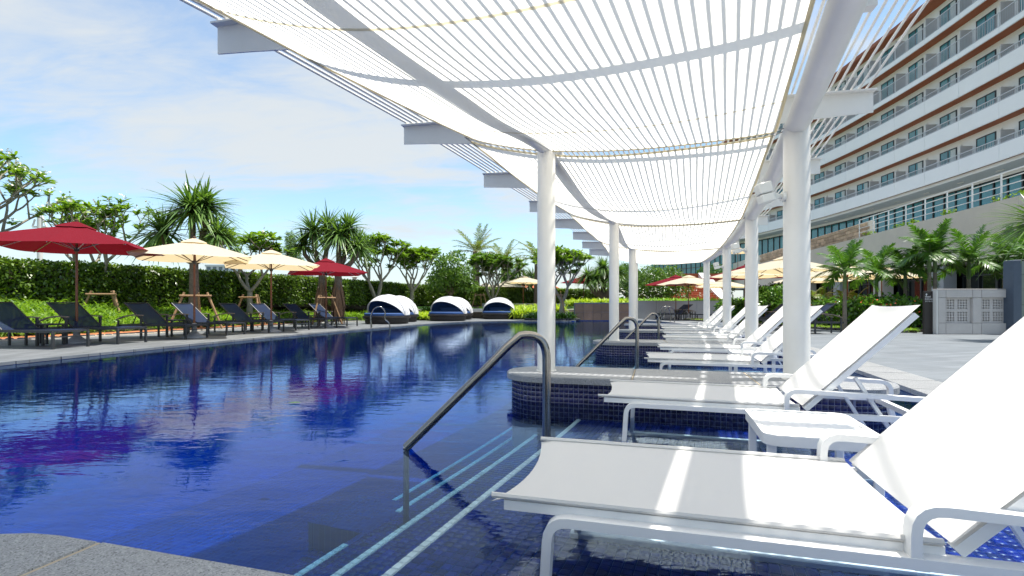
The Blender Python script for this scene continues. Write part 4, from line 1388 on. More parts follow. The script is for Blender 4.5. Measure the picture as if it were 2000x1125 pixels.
ww = empty("white_low_wall", (-3.6, 31.2, 0)); tag(ww, "low white wall behind the rightmost daybed", "wall")
for i in range(3): MB().box((.65 + i * 1.3, .1, .32), (1.292, .2, .6)).build("panel", M_whitewall, ww)
gb = empty("grey_back_wall", (-1.2, 34.5, 0)); tag(gb, "grey planter wall above the low white wall", "wall")
MB().box((2.0, .1, .45), (5.6, .2, 1.0)).build("panel", M_greywall, gb)
# planter island and raised far bed
isl = smooth_path([(.7, 26.8), (1.9, 26.0), (3.1, 26.3), (3.55, 27.3), (2.6, 28.8), (1.0, 28.6), (.7, 26.8)], 6)
MB().prism([(p.x, p.y) for p in isl[:-1]], DZ - .01, DZ + .10).build("planter_island", M_soil, None, kind="structure")
ik = empty("island_kerb"); ik["kind"] = "structure"
ip = resample(isl, .21)
for a, b_ in zip(ip, ip[1:]):
    t = (b_ - a).normalized(); p = (a + b_) / 2
    o = link("cobble", cm_, ik); o.location = (p.x, p.y, DZ + .05); o.rotation_euler = (0, 0, math.atan2(t.y, t.x)); o.scale = (1.3, 1.3, 1.5)
MB().prism([(-4.5, 31.6), (3.2, 27.9), (6.1, 27.9), (6.2, 30.9), (22, 30.9), (22, 48), (-12, 48), (-9.0, 36)], .10, .42).build("raised_far_bed", M_soil, None, kind="structure")

# ------------------------------------------------------------------ retaining wall, restaurant front, terrace, hotel
def wall_pt(t): return Vector((19.3 + 3.0 * t, 19.3 + 17.7 * t, 0))
wd = Vector((3.0, 17.7, 0)).normalized(); wnrm = Vector((-wd.y, wd.x, 0))      # faces the pool
wang = math.atan2(wd.y, wd.x)
WL = Vector((3.0, 17.7, 0)).length
rw = empty("retaining_wall", tuple(wall_pt(0)), wang); tag(rw, "tall grey beige retaining wall rising behind the palms", "wall")
x0, x1 = -6.0, 44.0
npan = 8; pw_ = (x1 - x0) / npan
for i in range(npan):
    xa = x0 + pw_ * i
    MB().box((xa + pw_ / 2, -.25, 3.85), (pw_ - .012, .5, 2.30)).build("panel", M_wall, rw)
MB().box(((x0 + x1) / 2, -.3, 4.985), (x1 - x0, .5, .03)).build("parapet_cap", M_wall, rw)
# restaurant storey below it
rs = empty("restaurant_front", tuple(wall_pt(0)), wang); tag(rs, "dark glazed restaurant front with grey piers under the retaining wall", "building front")
MB().box(((x0 + x1) / 2, -1.6, 1.35), (x1 - x0, .1, 2.7)).build("back_wall", M_sign, rs)
MB().box(((x0 + x1) / 2, -.85, 2.685), (x1 - x0, 1.5, .03)).build("ceiling", M_greywall, rs)
k = 0
x = x0 + .3
while x < 40:
    wdt = (.9, 2.6, 2.6)[k % 3] if k % 4 else 1.3
    if k % 3 == 0:
        MB().box((x + .5, -.35, 1.34), (1.0, .55, 2.67)).build("pier", M_wall if k % 2 else M_greywall, rs)
        x += 1.0
    else:
        w_ = empty("glazing")
        bpy.data.objects.remove(w_)
        g = MB().box((x + 1.05, -.9, 1.34), (2.04, .02, 2.6)).build("glass_pane", M_glassdark, rs)
        fm = MB()
        for xx in (x + .03, x + 1.05, x + 2.07): fm.box((xx, -.88, 1.34), (.07, .09, 2.66))
        fm.box((x + 1.05, -.88, 2.15), (2.04, .07, .06))
        fm.build("mullion", M_frame, g)
        x += 2.1
    k += 1
# sandstone wall above, farther along
sw = empty("sandstone_wall", tuple(wall_pt(0) - wnrm * .35), wang); tag(sw, "tan sandstone block wall on top of the retaining wall", "wall")
MB().box((28.0, -.2, 5.0), (32.0, .3, 1.9)).build("core", M_kerbwhite, sw)
xx = 12.0
bh = .23
for j in range(8):
    x = 12.0 + (j % 2) * .25
    while x < (33 if j > 0 else 33):
        w_ = random.choice((.45, .6, .75, .95))
        MB().box((x + w_ / 2, -.04 + random.uniform(-.012, .018), 4.10 + bh * (j + .5)), (w_ - .02, .09, bh - .018), bev=.01).build("stone_block", M_stone, sw)
        x += w_
# terrace railing
tr = empty("terrace_railing", tuple(wall_pt(0) - wnrm * .12), wang); tag(tr, "white tubular railing along the top of the retaining wall", "railing")
for i in range(12):
    MB().box((-5.2 + i * 1.62, 0, 5.55), (.07, .03, 1.1)).build("post", M_whiterail, tr)
for z in (5.30, 5.58, 5.85, 6.10):
    MB().box((3.7, 0, z), (18.0, .035, .045 if z > 6 else .03)).build("rail", M_whiterail, tr)
# terrace floor
tf = MB()
a0, a1 = wall_pt(-1.0) - wnrm * .5, wall_pt(3.6) - wnrm * .5
b0, b1 = a0 - wnrm * 22, a1 - wnrm * 22
tf.add([a0 + Vector((0, 0, 4.9)), a1 + Vector((0, 0, 4.9)), b1 + Vector((0, 0, 4.9)), b0 + Vector((0, 0, 4.9))], [(0, 3, 2, 1)])
tf.build("terrace", M_slabtop, None, kind="structure")

# hotel: facade follows a shallow concave curve
hp_ = smooth_path([(31.0, 15.0), (34.0, 25.0), (36.2, 36.0), (37.6, 50.0), (38.0, 65.0), (36.4, 80.0), (32.5, 96.0), (26.0, 112.0)], 10)
BAY = 4.0
front = resample(hp_, BAY)
hotel = empty("hotel_building", (36.2, 36.0, 0)); tag(hotel, "curved white hotel with rust brown soffits and stacked balconies", "hotel")
HO = Vector((36.2, 36.0, 0))
inw = [-(p - q) for p, q in zip(offset_path(front, 1.0), front)]      # towards the building (right of travel)
def hb(mb, a, b_, ia, ib, d0, d1, z0, z1, mi=0):
    q = [a + ia * d0, b_ + ib * d0, b_ + ib * d1, a + ia * d1]
    q = [p - HO for p in q]
    vs_ = [(p.x, p.y, z0) for p in q] + [(p.x, p.y, z1) for p in q]
    mb.add(vs_, [(3, 2, 1, 0), (4, 5, 6, 7), (0, 1, 5, 4), (1, 2, 6, 5), (2, 3, 7, 6), (3, 0, 4, 7)], mi)
NF = 5
Z0 = 11.7; FH = 3.2
nb = len(front) - 1
# core wall (recessed 1.7 m) one piece per floor
for f in range(NF):
    zs = Z0 + FH * f
    mbw = MB(); mbs = MB(); mbf = MB()
    for i in range(nb):
        a, b_, ia, ib = front[i], front[i + 1], inw[i], inw[i + 1]
        hb(mbw, a, b_, ia, ib, 1.05, 1.5, zs + .25, zs + FH - .001)
        hb(mbs, a, b_, ia, ib, .06, 1.12, zs, zs + .03)
        hb(mbf, a, b_, ia, ib, .04, 1.05, zs + .031, zs + .25)
    mbw.build("storey_wall", M_hotelwhite, hotel)
    mbs.build("soffit", M_soffit, hotel)
    mbf.build("balcony_floor", M_hotelwhite, hotel)
    solid = f < 3
    ph = 1.15 if solid else .36
    for i in range(nb):
        a, b_, ia, ib = front[i], front[i + 1], inw[i], inw[i + 1]
        d = (b_ - a).normalized()
        pp = MB()
        hb(pp, a + d * .012, b_ - d * .012, ia, ib, -.06, .055, zs - .06, zs + ph)
        pn = pp.build("parapet_panel", M_parapet, hotel)
        if solid and front[i].y < 70:
            rb = MB()
            for r_ in range(7): hb(rb, a + d * .012, b_ - d * .012, ia, ib, -.075, -.0601, zs + .02 + r_ * .16, zs + .08 + r_ * .16)
            rb.build("rib_moulding", M_parapet, pn)
        zr = zs + 1.62 if solid else zs + 1.50
        rl = MB()
        hb(rl, a, b_, ia, ib, -.03, .03, zr - .05, zr)
        hb(rl, a, b_, ia, ib, -.02, .02, zs + ph + .05, zs + ph + .09)
        nbal = 26
        for q in range(nbal):
            s = (q + .5) / nbal
            p = a.lerp(b_, s); ii = ia.lerp(ib, s)
            th_ = .05 if q % 13 == 0 else .014
            hb(rl, p - d * th_ / 2, p + d * th_ / 2, ii, ii, -.015, .015, zs + ph, zr)
        rl.build("railing", M_rail, hotel)
        # window, its pane, curtain; partition fin
        wo = MB(); c0, c1 = .44, .90
        pa, pb = a.lerp(b_, c0), a.lerp(b_, c1); ka, kb = ia.lerp(ib, c0), ia.lerp(ib, c1)
        hb(wo, pa, pb, ka, kb, 0.99, 1.06, zs + 2.62, zs + 2.70); hb(wo, pa, pb, ka, kb, 0.99, 1.06, zs + .26, zs + .32)
        for s in (c0, (c0 + c1) / 2, c1):
            p = a.lerp(b_, s); kk = ia.lerp(ib, s)
            hb(wo, p - d * .045, p + d * .045, kk, kk, .985, 1.062, zs + .26, zs + 2.70)
        win = wo.build("window", M_frame, hotel)
        pg = MB(); hb(pg, pa, pb, ka, kb, 1.01, 1.045, zs + .30, zs + 2.64)
        pg.build("pane", M_glass, win)
        if (i * 7 + f * 3) % 3:
            cg = MB(); pm_, km = a.lerp(b_, c0 + .16), ia.lerp(ib, c0 + .16)
            hb(cg, pa, pm_, ka, km, 1.004, 1.01, zs + .34, zs + 2.60)
            cg.build("curtain", M_curtain, win)
        if i % 1 == 0:
            fn = MB(); s = .03
            p = a.lerp(b_, s); kk = ia.lerp(ib, s)
            hb(fn, p - d * .03, p + d * .03, kk, kk, .12, 1.04, zs + .26, zs + 2.30)
            fn.build("privacy_panel", M_partition, hotel)
        lm = MB(); p = a.lerp(b_, .30); kk = ia.lerp(ib, .30)
        hb(lm, p - d * .09, p + d * .09, kk, kk, 0.93, 1.05, zs + 2.50, zs + 2.72)
        lm.build("wall_lamp", M_lampwhite, hotel)
# roof overhang and roof body
mr_ = MB(); ms_ = MB(); mt = MB()
for i in range(nb):
    a, b_, ia, ib = front[i], front[i + 1], inw[i], inw[i + 1]
    hb(ms_, a, b_, ia, ib, -.1, 1.12, Z0 + FH * NF, Z0 + FH * NF + .03)
    hb(mr_, a, b_, ia, ib, -.14, .5, Z0 + FH * NF + .031, Z0 + FH * NF + .42)
    hb(mt, a, b_, ia, ib, 3.4, 16, 4.9, Z0 + FH * NF + .40)
ms_.build("roof_soffit", M_soffit, hotel)
mr_.build("roof_edge", M_soffit, hotel)
mt.build("building_body", M_hotelwhite, hotel)
# lobby storey: white ceiling under the first balcony, set-back glazing
mc = MB()
for i in range(nb):
    a, b_, ia, ib = front[i], front[i + 1], inw[i], inw[i + 1]
    hb(mc, a, b_, ia, ib, .3, 4.6, Z0 - .30, Z0 - .02)
mc.build("lobby_ceiling", M_hotelwhite, hotel)
mlw = MB()
for i in range(nb):
    a, b_, ia, ib = front[i], front[i + 1], inw[i], inw[i + 1]
    d = (b_ - a).normalized()
    hb(mlw, a, b_, ia, ib, 2.6, 2.9, Z0 - .55, Z0 - .3)
    for q in range(3):
        s0_, s1_ = q / 3 + .012, (q + 1) / 3 - .012
        pa, pb = a.lerp(b_, s0_), a.lerp(b_, s1_); ka, kb = ia.lerp(ib, s0_), ia.lerp(ib, s1_)
        g = MB(); hb(g, pa, pb, ka, kb, 2.66, 2.72, 4.95, Z0 - .55)
        gp = g.build("lobby_pane", M_glass, hotel)
        g = MB()
        hb(g, pa - d * .06, pa + d * .06, ka, ka, 2.58, 2.70, 4.95, Z0 - .55)
        hb(g, pa, pb, ka, kb, 2.60, 2.70, 8.0, 8.1); hb(g, pa, pb, ka, kb, 2.60, 2.70, Z0 - .67, Z0 - .55)
        g.build("mullion", M_frame, gp)
    ll = MB(); p = a.lerp(b_, .5); kk = ia.lerp(ib, .5)
    hb(ll, p - d * .35, p + d * .35, kk, kk, 1.5, 1.62, Z0 - .36, Z0 - .30)
    ll.build("ceiling_lamp", M_lampwhite, hotel)
mlw.build("lobby_wall", M_hotelwhite, hotel)

# ------------------------------------------------------------------ breeze-block screen, slate pillar, sign
bw = P(1822, 653, DZ)
bs = empty("breeze_block_screen", (bw.x, bw.y, DZ), R(-1.5)); tag(bs, "pale concrete screen wall with square pierced blocks at the right", "screen wall")
SC = bw.y / F        # metres per pixel at that distance
def bx(px0, px1, py0, py1, depth, y, name, m, parent=None):
    xa, xb = (px0 - 1822) * SC, (px1 - 1822) * SC; za, zb = (653 - py1) * SC, (653 - py0) * SC
    return MB().box(((xa + xb) / 2, y, (za + zb) / 2), (xb - xa - .008, depth, zb - za - .008), bev=.006).build(name, m, parent or bs)
bx(1829, 1962, 564, 566, .16, .085, "coping", M_lattice)
bx(1829, 1833, 566, 653, .15, .08, "end_post", M_whitewall)
for xa, xb in ((1833, 1848), (1899, 1916)):
    bx(xa, xb, 566, 581.5, .18, .10, "block", M_lattice); bx(xa, xb, 581.5, 631, .18, .10, "block", M_lattice); bx(xa, xb, 631, 653, .18, .10, "block", M_lattice)
for xa, xb in ((1848, 1899), (1916, 1967)):
    bx(xa, xb, 566, 581.5, .18, .10, "block", M_lattice); bx(xa, xb, 631, 653, .18, .10, "block", M_lattice)
    # pierced panels: real holes, lattice of bars
    pm = MB()
    def bar(px0, px1, py0, py1):
        xa_, xb_ = (px0 - 1822) * SC, (px1 - 1822) * SC; za, zb = (653 - py1) * SC, (653 - py0) * SC
        pm.box(((xa_ + xb_) / 2, .13, (za + zb) / 2), (xb_ - xa_, .10, zb - za))
    cols_ = [xa + 1] ; 
    holes_x = []; 
    for g0 in (xa + 1.2, xa + 26.0):
        for q in range(4): holes_x.append((g0 + q * 5.1, g0 + q * 5.1 + 3.0))
    holes_y = []
    for g0 in (585.2, 609.2):
        for q in range(4): holes_y.append((g0 + q * 5.0, g0 + q * 5.0 + 3.1))
    ycur = 581.5
    for y0_, y1_ in holes_y + [(631, 631)]:
        bar(xa, xb, ycur, y0_)
        if y1_ > y0_:
            xcur = xa
            for h0, h1 in holes_x + [(xb, xb)]:
                bar(xcur, h0, y0_, y1_); xcur = h1
        ycur = y1_
    pm.build("pierced_panel", M_lattice, bs)
sp_ = empty("slate_pillar_wall", (bw.x, bw.y, DZ), 0); tag(sp_, "slate blue pillar with sage grey tiled wall at the right edge", "wall")
MB().box(((1970 - 1822) * SC, -.1, .98), (16 * SC, .30, 1.96), bev=.01).build("pillar", M_slate, sp_)
for j in range(5):
    for i in range(4):
        MB().box(((1978 + 21 * (i + .5) - 1822) * SC, -.02, .20 + .40 * j - .01), (21 * SC - .01, .22, .392), bev=.004).build("wall_tile", M_greentile, sp_)
MB().box(((2020 - 1822) * SC, .0, 1.965), (86 * SC, .26, .03)).build("cap", M_slate, sp_)
sg_ = P(1813, 652.5, DZ)
sgn = empty("direction_sign", (sg_.x, sg_.y, DZ), R(0)); tag(sgn, "dark brown upright sign with white arrow and lettering beside the screen wall", "sign")
S2 = sg_.y / F
MB().box((.02, .04, 42 * S2), (17 * S2, .07, 84 * S2), bev=.004).build("sign_panel", M_sign, sgn)
def text(s, size, x, z, parent):
    cu = bpy.data.curves.new("lettering", 'FONT'); cu.body = s; cu.size = size; cu.extrude = .001
    o = bpy.data.objects.new("lettering_tmp", cu)
    C.objects.link(o)
    dg = bpy.context.evaluated_depsgraph_get()
    me = bpy.data.meshes.new_from_object(o.evaluated_get(dg))
    bpy.data.objects.remove(o)
    me.materials.clear(); me.materials.append(M_signtext)
    t = link("lettering", me, parent); t.location = (x, .002, z); t.rotation_euler = (R(90), 0, 0)
    return t
text("Hotel", .068, -.085, .985, sgn)
text("Entrance", .068, -.085, .925, sgn)
text("ホテル入口", .05, -.085, .865, sgn)
MB().add([(-.075, .003, 1.06), (-.045, .003, 1.10), (-.015, .003, 1.06), (-.037, .003, 1.06), (-.037, .003, 1.03), (-.053, .003, 1.03), (-.053, .003, 1.06)], [(0, 3, 2, 1), (0, 1, 6), (3, 6, 5, 4)] and [(0, 2, 1), (6, 5, 4, 3)]).build("arrow", M_signtext, sgn)

# ------------------------------------------------------------------ terracotta stair with white curved flanks
st_ = empty("terracotta_stair", (base(1345, 42), 42, .4)); tag(st_, "terracotta stair between white curved flank walls past the grey wall", "stair")
for i in range(14):
    w_ = 6.2 - i * .20
    MB().box((.4, i * .28 + .15, .10 + i * .19), (w_, .30 + .28 * 0 + .02, .20 + .0), bev=.01).build("step", M_terra, st_)
for sg in (-1, 1):
    pts = []
    mb = MB(); prv = None
    for i in range(15):
        t = i / 14
        x = .4 + sg * (3.7 - 1.5 * t ** .7) ; y = t * 4.0 ; z = .35 + 3.0 * t ** 1.25
        pts.append((x, y, z))
    vs_ = []; fs = []
    for (x, y, z) in pts:
        vs_ += [(x - .35 * sg, y, -.2), (x - .35 * sg, y, z), (x + .55 * sg, y, z), (x + .55 * sg, y, -.2)]
    for i in range(14):
        o = i * 4; p_ = o + 4
        for j in range(4):
            k2 = (j + 1) % 4
            fs.append((o + j, o + k2, p_ + k2, p_ + j))
    fs += [(3, 2, 1, 0), tuple(56 + j for j in range(4))]
    mb.add(vs_, fs).build("flank_wall", M_whitewall, st_)
MB().box((.4, 4.6, 1.5), (9.0, .8, 3.6)).build("back_block", M_terra, st_)
MB().tube([(-2.4, -.1, .9), (-1.4, 3.0, 3.4)], .03, 6).tube([(-2.4, -.1, .1), (-2.4, -.1, .9)], .03, 6).build("hand_rail", M_rail, st_)

# orange roofed pavilion, lamp posts, white mast, far apartment blocks
pv = empty("tiled_pavilion", (base(1045, 52), 52, 0)); tag(pv, "small pavilion with an orange tiled hip roof beyond the pool", "pavilion")
MB().box((0, 0, 1.2), (4.6, 4.0, 2.0)).build("wall", M_whitewall, pv)
MB().add([(-3, -2.6, 2.1), (3, -2.6, 2.1), (3, 2.6, 2.1), (-3, 2.6, 2.1), (-1.0, 0, 3.3), (1.0, 0, 3.3)], [(0, 1, 5, 4), (1, 2, 5), (2, 3, 4, 5), (3, 0, 4)]).build("roof", M_rooftile, pv)
rc = MB()
for i in range(24):
    x = -2.9 + i * .25; tx = max(-1, min(1, x * .45))
    rc.tube([(x, -2.6, 2.12), (tx, -.05, 3.3)], .05, 5)
rc.build("roof_ridge", M_rooftile, pv, kind="stuff")
def lamp_post(px, y, ztop, lab):
    root = empty("lamp_post", (base(px, y), y, 0)); tag(root, lab, "lamp post", "lamp posts behind the hedge")
    MB().tube([(0, 0, 0), (0, 0, ztop - .25)], .05, 8).build("pole", M_wall, root, True)
    MB().lathe([(.10, ztop - .25), (.16, ztop - .05), (.30, ztop - .04), (.05, ztop)], 14).build("lamp_head", M_wall, root, True)
lamp_post(692.5, 34, zat(540, 34), "slim lamp post above the hedge left of the daybeds")
ms = empty("white_mast", (base(78, 62), 62, 0)); tag(ms, "tall white mast with crossarm beyond the hedge at the left", "mast")
MB().tube([(0, 0, 0), (0, 0, zat(418, 62))], .28, 12).build("pole", M_whitewall, ms, True)
MB().tube([(-.9, 0, zat(443, 62)), (.9, 0, zat(443, 62))], .10, 8).tube([(-.9, 0, zat(443, 62)), (-.6, 0, zat(428, 62))], .10, 8).tube([(.8, 0, zat(443, 62)), (.2, 0, zat(420, 62))], .10, 8).build("crossarm", M_whitewall, ms, True)
for px0, px1, py, y, lab in ((402, 470, 517, 260, "far pale apartment block seen between the cream parasols"), (545, 612, 536, 260, "far pale apartment block seen under the crimson parasol")):
    ab = empty("apartment_block", (base((px0 + px1) / 2, y), y, 0)); tag(ab, lab, "apartment block", "far apartment blocks")
    w_ = (px1 - px0) / F * y; h_ = zat(py, y)
    MB().box((0, 3, h_ / 2), (w_, 6, h_)).build("wall", M_far, ab)
    nfl = max(2, int(h_ / 3.0))
    for f in range(nfl):
        MB().box((0, -.3, h_ - 2.9 * f - .5), (w_ + .4, .6, .9)).build("balcony_band", M_far, ab)
        for q in range(int(w_ / 3)):
            MB().box((-w_ / 2 + 1.5 + q * 3, -.03, h_ - 2.9 * f - 1.9), (1.8, .1, 1.5)).build("window", M_farwin, ab)
#@@PART4

# ================================================================== PLANTS
def bed_z(x, y): return .35

def stem_tubes(mb, segs):
    for pts, rs in segs: mb.tube(pts, rs, 7, caps=False)

def branching(h, spread, levels, n0, rnd, trunk_h=.35, kids=(2, 3), lean=0.0, flat=.55):
    """Frangipani-like candelabra. Returns tube segments and tip (position, direction) pairs."""
    segs = []; tips = []
    def grow(p, d, L, r, lev):
        k = 4; pts = [p]; dd = d.copy()
        for i in range(k):
            dd = (dd + Vector((rnd.uniform(-.16, .16), rnd.uniform(-.16, .16), .10))).normalized()
            pts.append(pts[-1] + dd * L / k)
        segs.append((pts, [r * (1 - .28 * i / k) for i in range(k + 1)]))
        if lev == 0:
            tips.append((pts[-1], dd)); return
        if lev <= 2 and rnd.random() < .30: tips.append((pts[2] + Vector((rnd.uniform(-.1, .1), rnd.uniform(-.1, .1), .05)) * L * 2, dd))
        nk = rnd.choice(kids)
        a0 = rnd.uniform(0, 6.28)
        for j in range(nk):
            a = a0 + 6.283 * j / nk + rnd.uniform(-.5, .5)
            o = Vector((math.cos(a), math.sin(a), 0))
            nd = (dd * .75 + o * spread * rnd.uniform(.6, 1.15) + Vector((0, 0, .12))).normalized()
            nd.z = max(nd.z, .05); nd.normalize()
            grow(pts[-1], nd, L * rnd.uniform(.66, .88), r * .66, lev - 1)
    base_ = Vector((0, 0, 0)); th = h * trunk_h
    tp_ = []; q = Vector((0, 0, -.1)); d = Vector((lean, 0, 1)).normalized()
    for i in range(5):
        tp_.append(q.copy()); q = q + d * (th + .1) / 4 + Vector((rnd.uniform(-.03, .03), rnd.uniform(-.03, .03), 0))
    r0 = .028 * h + .015
    segs.append((tp_, [r0 * (1.15 - .3 * i / 4) for i in range(5)]))
    for j in range(n0):
        a = 6.283 * j / n0 + rnd.uniform(-.4, .4)
        d0 = Vector((math.cos(a) * flat, math.sin(a) * flat, 1 - flat * .5)).normalized()
        grow(tp_[-1], d0, h * (1 - trunk_h) * .36, r0 * .62, levels)
    return segs, tips

def scale_to(segs, tips, h, extra):
    zmax = max(p.z for p, d in tips) + extra
    k = h / zmax
    segs = [([p * k for p in pts], rs) for pts, rs in segs]
    tips = [(p * k, d) for p, d in tips]
    return segs, tips

def frangipani(x, y, z, h, lab, seed, spread=.75, levels=3, n0=3, leafL=.26, per=13, lf=None, flowers=.12, trunk_h=.3, kids=(2, 3), bark=None, grp="frangipani and broadleaf trees", name="frangipani_tree", flat=.55, cat="tree", leafW=.30):
    rnd = random.Random(seed)
    root = empty(name, (x, y, z)); tag(root, lab, cat, grp)
    segs, tips = branching(h, spread, levels, n0, rnd, trunk_h, kids, flat=flat)
    segs, tips = scale_to(segs, tips, h, leafL * .4)
    mb = MB(); stem_tubes(mb, segs); mb.build("trunk", bark or M_barkpale, root, True, angle=80)
    tp_ = np.array([p[:] for p, d in tips]); td = np.array([d[:] for p, d in tips])
    n = len(tp_) * per
    base_ = np.repeat(tp_, per, 0) + rng.normal(0, .02, (n, 3)) - np.repeat(td, per, 0) * rng.uniform(0, .14, (n, 1))
    a = rng.uniform(0, 6.283, n); up_ = rng.uniform(-.15, .75, n)
    dirs = np.stack([np.cos(a), np.sin(a), up_], 1) + np.repeat(td, per, 0) * .4
    V, Fq = leaves(base_, dirs, np.tile([0, 0, 1.0], (n, 1)) + rng.normal(0, .25, (n, 3)), rng.uniform(.7, 1.15, n) * leafL, leafL * leafW * rng.uniform(.8, 1.2, n), rng.uniform(.1, .45, n), 4, [.35, 1.0, .85, .05])
    link("crown", np_mesh("crown", V, Fq, lf or LF_plum), root)
    if flowers > 0:
        sel = rng.random(len(tp_)) < flowers * 2
        fp = tp_[sel]
        if len(fp):
            k = 8; n = len(fp) * k
            b_ = np.repeat(fp, k, 0) + rng.normal(0, leafL * .22, (n, 3)) + [0, 0, leafL * .35]
            V, Fq = leaves(b_, rand_dirs(n, -.1, 1), rand_dirs(n), leafL * .25, leafL * .2, 0, 3)
            link("blossoms", np_mesh("blossoms", V, Fq, M_flower), root, "stuff")
    return root

def stakes(x, y, z, h, lab, rot=0.0, r_=.55):
    root = empty("tree_stakes", (x, y, z), rot); tag(root, lab, "tree stakes", "cedar tree supports")
    for sx, sy in ((-1, -.4), (1, -.5), (.15, .9)):
        MB().tube([(sx * r_, sy * r_, -.1), (sx * r_ * .42, sy * r_ * .42, h)], .034, 8).build("stake", M_stake, root, True)
    MB().tube([(-.45 * r_ - .10, -.12 - .06, h * .9), (.45 * r_ + .10, -.12 - .10, h * .9)], .03, 8).build("crossbar", M_stake, root, True)

def strap_head(c, d, n, L, W, droop, rnd_up=.0, spread=(.0, 1.0)):
    """A screw-pine head of long strap leaves round an axis d at c."""
    d = np.array(d) / np.linalg.norm(d)
    th = np.arccos(np.clip(1 - rng.random(n) * (1 - math.cos(2.0)), -1, 1))
    a = rng.uniform(0, 6.283, n)
    t1 = np.cross(d, [0.3, .9, .1]); t1 /= np.linalg.norm(t1); t2 = np.cross(d, t1)
    dirs = d[None] * np.cos(th)[:, None] + (t1[None] * np.cos(a)[:, None] + t2[None] * np.sin(a)[:, None]) * np.sin(th)[:, None]
    base_ = np.tile(np.array(c), (n, 1)) + dirs * .04
    return leaves(base_, dirs, np.tile([0.02, .03, 1.0], (n, 1)) + rng.normal(0, .08, (n, 3)), L * rng.uniform(.72, 1.1, n), W, droop * rng.uniform(.5, 1.5, n) * (.35 + .8 * np.sin(th)), 6, [.8, 1, .9, .7, .42, .05], fold=.18)

def screw_pine(x, y, z, heads, lab, trunk_r=.13, skirt=False, name="screw_pine", grp="screw pines with strap leaf heads", n=130, L=.95, W=.055, join=None):
    """heads: list of (dx, dy, height, size). Trunk forks below the heads."""
    root = empty(name, (x, y, z)); tag(root, lab, "tree", grp)
    hmax = max(h for _, _, h, _ in heads); fork = (join if join else min(h for _, _, h, _ in heads) * .58)
    mb = MB()
    mb.tube([(0, 0, -.15), (.02, 0, fork * .5), (0, .02, fork)], [trunk_r * 1.15, trunk_r, trunk_r * .85], 10, caps=False)
    parts = []
    for dx, dy, h, s in heads:
        p0 = Vector((0, .02, fork)); p3 = Vector((dx, dy, h))
        p1 = p0 + Vector((dx * .55, dy * .55, (h - fork) * .28)); p2 = p0 + Vector((dx * .95, dy * .95, (h - fork) * .65))
        pts = [p0, p1, p2, p3]
        mb.tube(pts, [trunk_r * .8, trunk_r * .68, trunk_r * .58, trunk_r * .5], 9, caps=False)
        d = (p3 - p2).normalized() + Vector((0, 0, .6))
        parts.append(strap_head(p3, d.normalized(), int(n * (.6 + .5 * s)), L * s, W * (.7 + .3 * s), .38))
    mb.build("trunk", M_bark, root, True, angle=80)
    V, Fq = join_np(parts)
    link("crown", np_mesh("crown", V, Fq, LF_pand), root)
    if skirt:
        k = 160; a = rng.uniform(0, 6.283, k); zz = rng.uniform(.4, 1.55, k)
        b_ = np.stack([np.cos(a) * trunk_r * .9, np.sin(a) * trunk_r * .9, zz], 1)
        dd = np.stack([np.cos(a) * .22, np.sin(a) * .22, -np.ones(k)], 1)
        V, Fq = leaves(b_, dd, np.stack([np.cos(a), np.sin(a), np.zeros(k)], 1), rng.uniform(.5, 1.0, k), .06, 0, 3)
        link("dry_skirt", np_mesh("dry_skirt", V, Fq, M_skirt), root, "stuff")
    return root

